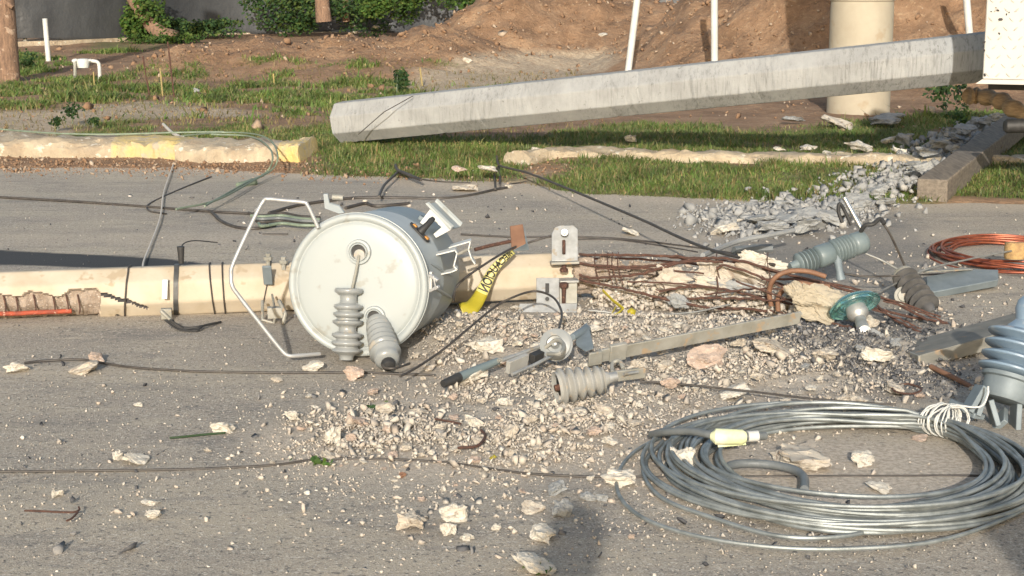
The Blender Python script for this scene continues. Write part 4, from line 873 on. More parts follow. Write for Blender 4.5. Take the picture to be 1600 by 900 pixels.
# surge arrester on top of the cage
a_ = P(1243, 414, 7.85); b_2 = P(1350, 377, 7.98); dd = b_2-a_; L_ = dd.length; dn = dd.normalized()
e = E('surge_arrester', (a_.x+.15, a_.y, .1), 'grey cylindrical arrester with ribs and a polished rod, tilted on the splayed bars', 'arrester')
S_ = []
S_ += [(.028, -.03), (.034, 0)]
for i in range(5): z = .01+i*.020; S_ += [(.036, z), (.050-.001*i+.002*i, z+.006), (.052, z+.011), (.038, z+.016)]
S_ += [(.040, .115), (.052, .120), (.055, .125), (.055, .195), (.050, .2)]
for i in range(6): z = .205+i*.0175; S_ += [(.042, z), (.058, z+.006), (.06, z+.010), (.043, z+.015)]
S_ += [(.045, .312), (.052, .318), (.056, .33), (.056, .372), (.048, .39), (.03, .40), (.001, .402)]
k_ = L_/.385
MB().lathe(frame(a_, dn), [((r*1.06 if r > .047 else r*.70)*.95, z*k_) for r, z in S_], 36).build('ribbed_body', m_arrest, e, ang=60)
MB().tube([P(1346, 358, 7.97), P(1319, 309, 8.0)], .012, 16).build('polished_rod', m_chrome, e)
MB().tube([P(1308, 402, 7.9), P(1312, 425, 7.85), P(1314, 436, 7.85)], [.022, .017, .024], 12).build('side_stud', m_steel_blue, e)
MB().tube(catmull([P(1345, 362, 7.96), P(1352, 352, 7.94), P(1364, 350, 7.93), P(1375, 342, 7.95), P(1382, 350, 7.93)], 4), [.011]*17, 8).build('terminal_clamp', m_black, e)
mb = MB(); mb.tube(catmull([P(1316, 348, 8.05), P(1310, 330, 8.05), P(1312, 318, 8.05), P(1320, 330, 8.05), P(1330, 352, 8.03)], 4), .009, 6); mb.build('rubber_boot', m_black, e)
# glass disc insulator
c0 = P(1334, 474, 7.28); nrm = Vector((.30, -.42, -.62)).normalized()
nrm = Vector((.25, -.60, -.76)).normalized()
e = E('glass_insulator', G(1350, 545), 'aqua green glass disc insulator with a grey metal cap in the charred rubble', 'insulator')
MB().lathe(frame(c0, nrm, (1, 0, 0)), [(.02, -.03), (.05, -.028), (.085, -.018), (.112, 0), (.120, .012), (.118, .018), (.108, .012), (.092, .002), (.088, .012), (.080, .012), (.076, -.004), (.062, -.004), (.058, .010), (.05, .012), (.045, .02), (.02, .022)], 56).build('glass_disc', m_glass, e)
q = c0+nrm*.006
MB().lathe(frame(q, nrm), [(.02, 0), (.040, .002), (.046, .02), (.050, .045), (.046, .062), (.03, .075), (.024, .09), (.02, .092)], 28).build('metal_cap', m_galv, e)
MB().tube([c0+nrm*.07, P(1350, 518, 7.1), P(1352, 526, 7.05)], [.024, .030, .018], 14).lathe(frame(P(1350, 519, 7.06), (0, -1, .2)), [(.03, 0), (.03, .02), (.016, .022), (.016, .035), (.004, .037)], 16).build('socket_eye', m_galv, e)
MB().tube(catmull([P(1348, 528, 6.95), P(1338, 540, 6.9), P(1334, 552, 6.88)], 4), [.012, .012, .012, .012, .012, .011, .010, .009, .008], 10).build('hook_pin', m_galv, e)
mb = MB(); plate(mb, [P(1362, 512, 7.05), P(1408, 535, 6.95), P(1398, 556, 6.85), P(1370, 552, 6.88), P(1356, 540, 6.92)], .01); mb.build('flat_strap', m_poly, label='pale flat strap plate between the glass insulator and the tan beam', cat='bracket')
# dark ribbed insulator
a_ = P(1412, 432, 8.0); b_2 = P(1452, 484, 7.75); dd = b_2-a_; L_ = dd.length
e = E('ribbed_insulator', G(1440, 500), 'dark grey ribbed insulator standing tilted among splayed bars right of the glass disc', 'insulator')
MB().lathe(frame(a_, dd), [(.02, -.02)]+[(r, z*L_/.22) for r, z in sheds(6, 0, .036, .03, .066)]+[(.03, L_), (.02, L_+.03)], 32).build('ribbed_body', m_porc_dark, e, ang=50)
MB().lathe(frame(a_-dd.normalized()*.02, dd), [(.035, 0), (.055, .006), (.058, .02), (.05, .022)], 24).build('pale_top', m_galvw, e)
MB().tube([a_-dd.normalized()*.03, P(1408, 420, 8.03)], .007, 8).build('top_stud', m_galv, e)
MB().lathe(frame(P(1412, 462, 7.9), (-.1, -1, .3)), [(.02, -.02), (.045, -.015), (.045, 0), (.03, .004), (.028, .016), (.008, .018)], 20).build('loose_washer_clamp', m_galvw, e)
# steel blue plate
p0 = P(1448, 440, 8.02); p1 = P(1560, 436, 8.1)
mb = MB(); mb.prism([P(1447, 432, 8.25), P(1515, 420, 8.35), P(1560, 421, 8.35), P(1560, 437, 8.22), P(1460, 456, 8.06), P(1450, 452, 8.08)], (0, .02, -.04)); mb.build('steel_channel', m_steel_blue, bevel=.004, label='blue grey steel channel lying behind the dark ribbed insulator', cat='steel channel')
slab(P(1440, 424, 8.2), P(1515, 420, 8.35), .05, .008, m_galvw, 'metal_strip', 'thin pale metal strip lying on the blue grey channel', 'strip')
# tan crossarm right
mb = MB()
tA = P(1398, 540, 6.98); tB = P(1436, 556, 6.62); tC = P(1640, 500, 6.95); tD = P(1640, 474, 7.3)
e = E('crossarm_beam', G(1500, 560), 'wide tan grey crossarm beam at the right edge behind the blue insulator', 'crossarm')
mb.prism([tA, tB, tC, tD], (0, 0, -.014)); mb.build('top_face', m_wood_grey, e, bevel=.003)
mb = MB(); mb.prism([tB+Vector((0, -.001, .002)), tC+Vector((0, -.001, .002)), tC+Vector((0, 0, -.065)), tB+Vector((0, 0, -.055))], (.002, .012, 0)); mb.build('front_flange', m_wood_grey, e, bevel=.003)
mb = MB(); mb.prism([tA+Vector((-.003, -.004, .001)), tA+Vector((-.003, -.004, -.03)), tB+Vector((-.003, 0, -.055)), tB+Vector((-.003, 0, .001))], (.01, 0, 0)); mb.build('end_face', m_galvw, e, bevel=.002)
mb = MB(); mb.lathe(frame(P(1412, 546, 6.88)+Vector((0, 0, .0)), (0, 0, 1)), [(.009, 0), (.009, .0016)], 12); mb.build('bolt_hole', m_black, e)
# big blue insulator right
c0 = P(1568, 628, 5.74); up = (P(1608, 490, 5.84)-c0).normalized()
e = E('large_insulator', G(1570, 660), 'large blue grey ribbed insulator standing tilted on steel feet at the right edge', 'insulator')
Sg = []
for i in range(4): z = .095+i*.043; Sg += [(.066, z), (.115, z+.010), (.122, z+.015), (.122, z+.022), (.10, z+.032), (.064, z+.041)]
Sg += [(.06, .275), (.04, .30), (.045, .32), (.052, .34), (.05, .37), (.03, .40), (.01, .405)]
MB().lathe(frame(c0, up), [(.06, .08)]+Sg, 56).build('ribbed_body', m_blueins, e, ang=50)
MB().lathe(frame(c0, up), [(.06, 0), (.082, .004), (.088, .02), (.088, .075), (.10, .08), (.10, .094), (.06, .097)], 40).build('metal_base', m_steel_blue, e)
for (a, b_, c2) in (((1532, 606), (1512, 640), (1496, 634)), ((1536, 612), (1524, 646), (1512, 644)), ((1546, 628), (1556, 662), (1570, 650)), ((1588, 634), (1586, 672), (1606, 674))):
    mb = MB(); 
    for p1_, p2_ in ((a, b_), (b_, c2)):
        u_ = P(*p1_, 5.72); w_ = P(*p2_, 5.70); mb.box(frame((u_+w_)/2, w_-u_, (0, 1, 0)), .08, .020, (w_-u_).length+.016)
    mb.build('foot', m_steel_blue, e, bevel=.003)
# red handled rod
MB().tube([P(1455, 573, 6.5), P(1490, 590, 6.35), P(1520, 606, 6.25)], .011, 10).build('rusty_rod', m_conduit, label='rusty brown rod running under the tan crossarm beam towards the blue insulator', cat='rod')
MB().tube([P(1495, 562, 6.8), P(1560, 558, 6.8), P(1600, 556, 6.8)], .008, 8).build('rusty_rod', m_rust, label='straight dark rod lying in the shade of the tan crossarm beam', cat='rod')
# yellow strip by the break
e = E('yellow_strap', G(970, 492), 'yellow plastic strap curling out of the rubble below the broken pole end', 'strap')
MB().tube([P(942, 454, 7.6), P(958, 470, 7.5), P(974, 482, 7.42)], .008, 8, sq=.4).tube(catmull([P(974, 482, 7.42), P(965, 490, 7.38), P(955, 493, 7.36), P(962, 480, 7.4)], 4), .006, 8, sq=.5).build('strap', m_yellow, e)
MB().lathe(frame(P(987, 487, 7.35), (0, -1, .5)), [(.001, 0), (.010, .006), (.022, -.006), (.012, .010), (.003, .014)], 5).build('crumpled_end', m_yellow, e)

# ---------------- cable coil ----------------
cc = G(1316, 737); coil = E('cable_coil', cc, 'big coil of grey stranded steel cable lying on the road, tied with pale wire', 'coil')
pts = []; turns = 23; rc = random.Random(5)
kr = [rc.uniform(.0, 1) for _ in range(turns+2)]
R = []
for i in range(turns+1):
    outer = .640-.205*((i*7) % turns)/turns   # shuffled radii
    cxo = rc.uniform(-.05, .085); cyo = rc.uniform(-.035, .035); zz = .010+.065*((i*5) % turns)/turns
    R.append((outer, cxo, cyo, zz))
NS = 72
for i in range(turns):
    for k in range(NS):
        t = k/NS; f = t*t*(3-2*t); a = 2*math.pi*(k/NS)+1.0
        r0 = R[i][0]*(1-f)+R[i+1][0]*f; cx = R[i][1]*(1-f)+R[i+1][1]*f; cy = R[i][2]*(1-f)+R[i+1][2]*f; z = R[i][3]*(1-f)+R[i+1][3]*f
        ca_ = math.cos(a); sa_ = math.sin(a)
        # tied at upper right: bundle tight there; left side spreads wide
        tie = math.exp(-((math.atan2(math.sin(a-.76), math.cos(a-.76)))/.38)**2)
        r0 = r0*(1-tie*.6)+.60*tie*.6
        pts.append(cc+Vector(((r0)*ca_+cx*(1-tie)*(1+ca_*-1.0)/1.5, r0*sa_+cy*(1-tie), z+.010*math.sin(a*2+i))))
MB().tube(pts, .0073, 8).build('wound_cable', m_cable, coil)
def loop(pxs, r=.0085, name='loose_loop', mat=None, z=.012):
    return MB().tube(catmull([G(a, b_, z) for a, b_ in pxs], 8), r, 8).build(name, mat or m_cable, coil)
loop([(1130, 660), (1060, 675), (1000, 700), (968, 735), (968, 775), (1010, 812), (1100, 840), (1220, 856), (1340, 857), (1460, 846), (1560, 815), (1650, 770)], .0065)
loop([(1110, 670), (1060, 700), (1040, 735), (1070, 765), (1150, 795), (1260, 825), (1380, 832), (1480, 818), (1560, 790), (1602, 745), (1640, 700)], .0075)
loop([(1035, 690), (1005, 730), (1030, 775), (1110, 808), (1220, 838), (1330, 836), (1430, 806), (1520, 770), (1560, 730)], .007)
mb = MB(); rdir = Vector((math.cos(.76), math.sin(.76), 0)); tdir = Vector((-rdir.y, rdir.x, 0)); tb = cc+rdir*.600+Vector((0, 0, .05))
for k in range(11):
    ox = rc.uniform(-.03, .03); tl = rc.uniform(-.04, .04); ps = []
    for j in range(21):
        a = 2*math.pi*j/20; ps.append(tb+tdir*(ox+tl*math.cos(a))+rdir*.074*math.cos(a)*rc.uniform(.95, 1.05)+Vector((0, 0, .054*math.sin(a)*rc.uniform(.9, 1.1)+.008)))
    mb.tube(catmull(ps, 3), .003, 6)
mb.tube(catmull([tb+rdir*.03+Vector((0, 0, .06)), P(1530, 636, 5.6), P(1543, 618, 5.6), P(1544, 604, 5.62)], 5), .0035, 6); mb.build('tie_wire', m_pvc, coil)
c3 = E('cable_connector', G(1130, 690), 'dark grey cable end with a lime green sleeve lying over the coil', 'cable end')
MB().tube(catmull([G(1018, 679, .05), G(1040, 675, .09), G(1080, 674, .115), G(1120, 681, .125), G(1170, 682, .125), G(1196, 681, .12)], 5), .013, 12).build('cable', m_hose, c3)
MB().tube([G(1114, 681, .125), G(1118, 682, .125), G(1160, 683, .125), G(1166, 683, .125)], [.016, .027, .025, .016], 12).build('sleeve', m_sleeve, c3)
mb = MB(); mb.prism([G(1120, 684, .125), G(1163, 684, .125), G(1166, 695, .10), G(1122, 699, .09)], (0, .006, 0)); mb.build('sleeve_flap', m_sleeve, c3)
MB().tube([G(1168, 682, .125), G(1184, 681, .125)], .018, 12).build('white_cap', m_pvc, c3)
MB().tube(catmull([G(1128, 742, .02), G(1140, 728, .03), G(1170, 724, .03), G(1210, 727, .03), G(1240, 734, .03), G(1256, 746, .03), G(1257, 765, .03)], 6), .014, 12).build('bent_hose', m_hose, label='thick grey bent hose lying inside the cable coil', cat='hose')
# copper coil
cc2 = G(1590, 402); e = E('copper_coil', cc2, 'coil of reddish copper wire lying on the road at the right edge', 'coil'); ps = []
for i in range(11):
    r1 = .50-.15*((i*4) % 11)/11; dy = rc.uniform(-.05, .05); zz = .008+.04*((i*3) % 11)/11
    for k in range(48): a = 2*math.pi*k/48; ps.append(cc2+Vector((r1*math.cos(a), (r1+.08)*.92*math.sin(a)+dy, zz+.01*math.sin(a*3+i))))
MB().tube(ps, .0065, 7).build('wound_wire', m_copper, e)
MB().lathe(frame(P(1587, 405, 8.75), (0, .12, 1), (1, 0, 0)), [(.01, 0), (.055, .0), (.062, .01), (.060, .085), (.055, .09), (.01, .092)], 14).build('wood_stub', m_cutlog, label='short rough wooden stub standing on the copper coil', cat='wood block')

# ---------------- wires ----------------
def wire(pts, r, mat, label, name='wire', z=None, sm_=6, group='loose wires on the road'):
    q = [((G(a[0], a[1], a[2]) if a[2] < 2 else P(a[0], a[1], a[2])) if len(a) > 2 else G(a[0], a[1], r*.9 if z is None else z)) for a in pts]
    pp = catmull(q, sm_)
    pp = [p+Vector((0, .006*nz(p.x, p.y, 9), 0)) for p in pp]
    return MB().tube(pp, r, 7).build(name, mat, label=label, cat='wire', group=group)
wire([(38, 567), (80, 563), (130, 562), (200, 573), (300, 580), (420, 582), (560, 582), (680, 586)], .005, m_wire, 'dark wire running from the leftmost pale stone to below the transformer')
wire([(-60, 738), (0, 737), (160, 735), (300, 733), (420, 727), (510, 717), (620, 718), (700, 723), (800, 737), (880, 743), (960, 745), (1100, 745), (1300, 744), (1540, 743)], .0042, m_wire, 'long thin dark wire crossing the whole foreground and running under the cable coil')
wire([(1000, 596), (1060, 600), (1160, 610), (1240, 620), (1330, 628), (1400, 632)], .0042, m_wire, 'twisted dark wire lying on the rubble above the cable coil', z=.05)
wire([(-60, 303), (0, 308), (120, 315), (270, 326), (340, 331), (400, 334)], .009, m_wire, 'dark cable crossing the far lane from the left edge to the bundle')
for i in range(5):
    wire([(388+i*4, 333+i*4), (410, 336+i*4+random.uniform(-2, 2)), (440, 333+i*4), (470, 338+i*3.5), (500, 340+i*3)], .010, [m_wire, m_greenwire, m_hose, m_wire, m_greenwire][i], ['uppermost black strand', 'second green grey strand', 'middle grey strand', 'fourth black strand', 'lowest green grey strand'][i]+' of the cable bundle behind the guard rail', group='strands of the cable bundle', z=.02+.01*(i % 3))
wire([(330, 331), (345, 345), (370, 355), (400, 357), (430, 352)], .011, m_wire, 'thick black cable curving below the bundle, left of the guard rail')
wire([(420, 333), (460, 322), (510, 314), (560, 309), (620, 309), (690, 310), (735, 305), (770, 297), (792, 293)], .011, m_wire, 'thick black cable running behind the transformer towards the pale stones')
wire([(540, 325), (570, 318), (590, 322), (640, 318)], .012, m_wire, 'short black wire lump just above the transformer tank')
wire([(275, 236), (274, 246), (267, 268), (256, 300), (252, 330), (248, 348), (236, 380), (226, 404), (222, 420)], .0055, m_twine, 'pale twine hanging crookedly from the kerb down to the cream pole', name='twine', z=.02)
wire([(255, 194), (270, 208), (288, 216)], .014, m_twine, 'pale bent twig lying on the kerb grass above the twine', name='twine', z=.15)
wire([(285, 212, .2), (350, 207, .2), (400, 210, .22), (425, 222, .22), (434, 245, .17), (425, 265, .08), (400, 280), (340, 312), (275, 327)], .007, m_greenwire, 'outer pale green wire looping from the kerb grass onto the road', z=.06)
wire([(330, 210, .2), (390, 213, .2), (418, 228, .22), (426, 248, .17), (415, 270, .06), (380, 288), (320, 322)], .007, m_greenwire, 'inner pale green wire looping beside the rounded kerb end', z=.06)
wire([(0, 202), (80, 208), (170, 210), (280, 207), (350, 206)], .008, m_greenwire, 'pale green wire lying along the top of the left kerb', z=.2)
wire([(395, 282), (385, 286), (372, 289), (400, 285)], .02, m_greenwire, 'small green and rust coloured tangle on the far lane')
wire([(260, 334), (235, 330), (230, 322), (245, 312), (290, 292), (330, 276)], .006, m_wire, 'thin dark wire making a narrow bend where the pale twine crosses')
wire([(592, 307), (600, 290), (614, 276), (625, 268), (640, 273), (656, 280)], .010, m_wire, 'black curved wire arching up left of the pale kerb stones', z=.05)
wire([(618, 258), (622, 266), (640, 274), (658, 281)], .012, m_wire, 'black forked twig like wire lying on the sandy road edge', z=.06, name='twig')
wire([(656, 280), (690, 284), (735, 286)], .006, m_wire, 'thin brown wire on the sandy road edge right of the forked one')
wire([(776, 244), (780, 258), (800, 264), (830, 272, 12.2), (900, 300, 11), (1000, 342, 9.6), (1060, 370, 8.9), (1110, 390, 8.4), (1160, 403, 8.1), (1210, 414, 7.9)], .0085, m_wire, 'black wire sagging diagonally from the verge down to the splayed bars', z=.1)
wire([(780, 258, 13), (773, 272), (774, 295)], .008, m_wire, 'left one of two short black wires hanging at the road edge', z=.03)
wire([(779, 258, 13), (781, 272), (781, 290)], .008, m_wire, 'right one of two short black wires hanging at the road edge', z=.03)
wire([(796, 288), (830, 283), (860, 280)], .006, m_wire, 'thin brown wire leading right from the end of the thick black cable')
wire([(720, 366), (800, 370), (900, 370), (980, 374), (1080, 386), (1160, 398)], .006, m_wire, 'thin brown wire running behind the cream pole, upper one')
wire([(900, 374), (960, 374), (1020, 382), (1090, 394)], .005, m_wire, 'thin brown wire running behind the cream pole, lower one')
wire([(625, 588, 6.2), (645, 578, 6.3), (690, 548, 6.55), (730, 515, 6.8), (770, 482, 7.1), (800, 465, 7.2), (835, 455, 7.3), (862, 463, 7.2), (876, 482, 7.0), (877, 500, 6.8), (871, 520, 6.5)], .0052, m_wire, 'black wire looping from the lower bushing over the rubble to the grey eye')
wire([(597, 571, 6.36), (603, 575, 6.33), (618, 575, 6.33), (640, 568, 6.45)], .005, m_wire, 'short black lead wrapped around the tip of the lower bushing')
wire([(708, 470, 7.3), (712, 450, 7.3), (730, 432, 7.35), (770, 405, 7.5), (800, 388, 7.8), (830, 378, 7.9), (862, 368, 7.9)], .0055, m_wire, 'brown wire rising from the tank side past the tape to the clamp plate')
wire([(1376, 343, 7.95), (1390, 365, 7.95), (1402, 390, 7.98), (1412, 412, 8.0), (1419, 430, 8.0)], .006, m_wire, 'dark wire dropping from the arrester terminal to the dark ribbed insulator')
wire([(1352, 396, 8.0), (1380, 408, 8.0), (1415, 428, 8.0)], .006, m_wire_grey, 'grey wire between the arrester body and the dark ribbed insulator')
wire([(1320, 428, 8.0), (1360, 432, 8.0), (1420, 430, 8.0), (1500, 428), (1640, 434)], .005, m_wire, 'level dark wire running right behind the blue grey channel')
wire([(1370, 458, 7.8), (1410, 438, 8.0), (1450, 420, 8.1), (1500, 408, 8.3), (1580, 392, 8.7)], .005, m_wire_grey, 'pale thin wire rising right from the glass insulator to the copper coil')
wire([(1098, 399, 8.3), (1150, 378, 8.8), (1200, 368, 9), (1240, 360, 9.2)], .014, m_rubble_grey, 'grey dusty rod leading from the broken pole to the grey slab rubble', name='rod')
wire([(1147, 392), (1180, 389), (1206, 388)], .026, m_hose, 'short thick dark rod on the road below the grey slabs', name='rod')
wire([(38, 798), (70, 799), (112, 800), (124, 796), (123, 792)], .0032, m_rust, 'rusty bent twig with a forked end near the lower left corner', name='twig', z=.02)
wire([(104, 814), (112, 810), (122, 800)], .0032, m_rust, 'short rusty twig beside the forked end in the lower left', name='twig', z=.02)
wire([(680, 655), (700, 658), (720, 662)], .004, m_rust, 'small rusty wire scrap in the middle rubble', z=.03); wire([(715, 700), (745, 697), (758, 682), (752, 672)], .005, m_rust, 'curved rusty wire hook in the middle of the rubble', z=.03)
wire([(1390, 600), (1400, 612), (1425, 615), (1440, 608), (1420, 600), (1400, 602)], .004, m_rust, 'small rusty wire ring right of the rubble, above the coil', z=.03)
wire([(920, 485, 7.4), (1000, 492, 7.4), (1080, 488, 7.45), (1140, 476, 7.5)], .004, m_wire_grey, 'pale thin wire lying over the rubble below the bars')

# ---------------- rubble ----------------
HEAP = [G(x, y_) for x, y_ in ((1290, 545), (1120, 530), (980, 520), (860, 530), (740, 520), (1200, 575), (1010, 600), (860, 640), (700, 660))]
HH = [.06, .06, .06, .05, .05, .04, .03, .022, .016]
def hz(x, y):
    z = 0
    for c_, h in zip(HEAP, HH): z = max(z, h*math.exp(-((x-c_.x)/.42)**2-((y-c_.y)/.36)**2))
    return z*max(.2, 1+.45*fr(x, y, 3.5, 17, 3))
def sample(n, specs):
    out = []
    while len(out) < n:
        kind, (cx, cy, sx, sy, rot), w = random.choices(specs, [s[2] for s in specs])[0]
        u_, v_ = random.gauss(0, 1), random.gauss(0, 1); a = rad(rot)
        px = cx+u_*sx*math.cos(a)-v_*sy*math.sin(a); py = cy+u_*sx*math.sin(a)+v_*sy*math.cos(a)
        if 300 < py < 960 and -80 < px < 1680: 
            g = G(px, py); out.append((g.x, g.y))
    return out
SP = [(0, (1010, 530, 150, 26, 0), 3.2), (0, (1200, 570, 130, 30, 4), 2.6), (0, (800, 535, 90, 28, 0), 2.2), (0, (930, 630, 170, 30, 0), 4), (0, (720, 680, 130, 34, 0), 3), (0, (1050, 650, 120, 25, 0), 1.6), (0, (560, 690, 70, 28, 0), .9), (0, (1060, 440, 110, 22, 4), 1.6), (0, (780, 760, 220, 50, 0), 1.0)]
bx_ = np.arange(-1.7, 2.6, .02); by_ = np.arange(5.0, 8.6, .02); VB = []; keep = []
for y in by_:
    for x in bx_: VB.append((x, y, .0035+hz(x, y)*.97-.012+.008*fr(x, y, 9, 1, 4)))
nx = len(bx_); ii = np.arange((len(by_)-1)*(nx-1)); a0 = ii//(nx-1)*nx+ii % (nx-1); VB = np.array(VB); FB = np.stack([a0, a0+1, a0+nx+1, a0+nx], 1); FB = FB[(VB[FB][:, :, 2].max(1) > .002)]
rawmesh('rubble_bed', VB, FB, m_bed, 'fine beige concrete dust and grit under the rubble', 'rubble', 'stuff', smooth=True)
CH0 = G(1320, 550); S1 = [q for q in sample(60000, SP) if random.random() > .72*math.exp(-((q[0]-CH0.x)/.42)**2-((q[1]-CH0.y)/.38)**2) and (hz(*q) > .03 or random.random() < .15+.95*sm(-.35, .35, fr(q[0], q[1], 2.6, 44)))]; z1 = np.clip(rng.lognormal(math.log(.0036), .72, len(S1)), .0014, .032)
scatter('rubble_fragments', S1, z1, m_gravel, 'countless small beige fragments of crushed concrete around the broken pole', 'rubble', nt_=16, flat=.5, pts=8, zf=lambda x, y: hz(x, y))
S2 = sample(9000, [(0, (700, 760, 420, 90, 0), 3), (0, (300, 720, 260, 100, 0), 2.0), (0, (300, 600, 260, 60, 0), .5), (0, (1250, 800, 250, 60, 0), .5), (0, (800, 850, 500, 50, 0), .8), (0, (600, 350, 400, 40, 0), 1.0)])
scatter('scattered_grit', S2, np.clip(rng.lognormal(math.log(.0022), .6, len(S2)), .001, .014), m_gravel, 'pale grit and tiny stone chips scattered over the asphalt', 'grit')
S7 = sample(420, [(0, (500, 370, 420, 50, 0), 2), (0, (1250, 400, 200, 40, 0), 1), (0, (400, 700, 400, 110, 0), 1.2), (0, (1100, 820, 350, 50, 0), .5)])
scatter('dark_litter', S7, np.clip(rng.lognormal(math.log(.008), .6, len(S7)), .003, .03), m_char, 'dark bark and rubber scraps sprinkled over the asphalt', 'litter', flat=.25)
S8 = sample(700, [(0, (1480, 560, 90, 40, 0), 1), (0, (1450, 440, 110, 40, 0), 1.2), (0, (600, 300, 300, 18, 0), .8)])
scatter('pale_chips', S8, np.clip(rng.lognormal(math.log(.008), .6, len(S8)), .003, .03), m_gravel, 'pale stone chips scattered on the far lane and by the coils', 'grit', flat=.5)
S3 = sample(3400, [(0, (1230, 535, 40, 12, 0), .6), (0, (1290, 530, 70, 18, 10), 2.4), (0, (1345, 575, 60, 16, 5), 1.6), (0, (1440, 520, 50, 25, 0), .8), (0, (1480, 600, 30, 15, 0), .4)])
scatter('charred_fragments', S3, np.clip(rng.lognormal(math.log(.0045), .6, len(S3)), .0015, .022), m_char, 'dark charred fragments around the foot of the glass insulator', 'debris', zf=lambda x, y: hz(x, y)*1.02)
def along(n, w0=.28):
    out = []
    A_ = G(1110, 350); B_ = G(1310, 330); C_ = G(1450, 270); D_ = G(1545, 195, .1); ls = [(A_, B_), (B_, C_), (C_, D_)]
    for _ in range(n):
        a, b_ = random.choices(ls, [3, 2.5, 3])[0]; t = random.random(); p = a.lerp(b_, t); w = w0*(1.2 if p.y < 11.6 else .8)
        out.append((p.x+random.gauss(0, .12), p.y+random.gauss(0, w)))
    return out
S4 = along(8000); 
def zt(x, y): return max(0, terr(x, y))+(.03 if y > 11.6 else 0)
scatter('grey_rubble_fragments', S4, np.clip(rng.lognormal(math.log(.012), .7, len(S4)), .004, .06), m_ggravel, 'grey crushed concrete fragments in a line from the road up to the timber beam', 'rubble', zf=zt)
# clods in the field
S5 = []
while len(S5) < 7000:
    x, y = reg(14.5, 30)()
    if terr(x, y) > .28 or random.random() < .08: S5.append((x, y))
scatter('soil_clods', S5, np.clip(rng.lognormal(math.log(.016), .6, len(S5)), .005, .10), m_clods, 'loose brown clods of earth over the dirt mounds', 'earth', zf=terr)
S6 = []
for _ in range(3500):
    px = random.uniform(-60, 480) if random.random() < .75 else random.uniform(480, 900); e0 = G(px, random.gauss(262 if px < 480 else 272, 7)); S6.append((e0.x, e0.y))
scatter('kerbside_grit', S6, np.clip(rng.lognormal(math.log(.008), .5, len(S6)), .003, .04), m_clods, 'earth crumbs and grit gathered along the left kerb', 'grit', zf=lambda x, y: max(0, terr(x, y)))
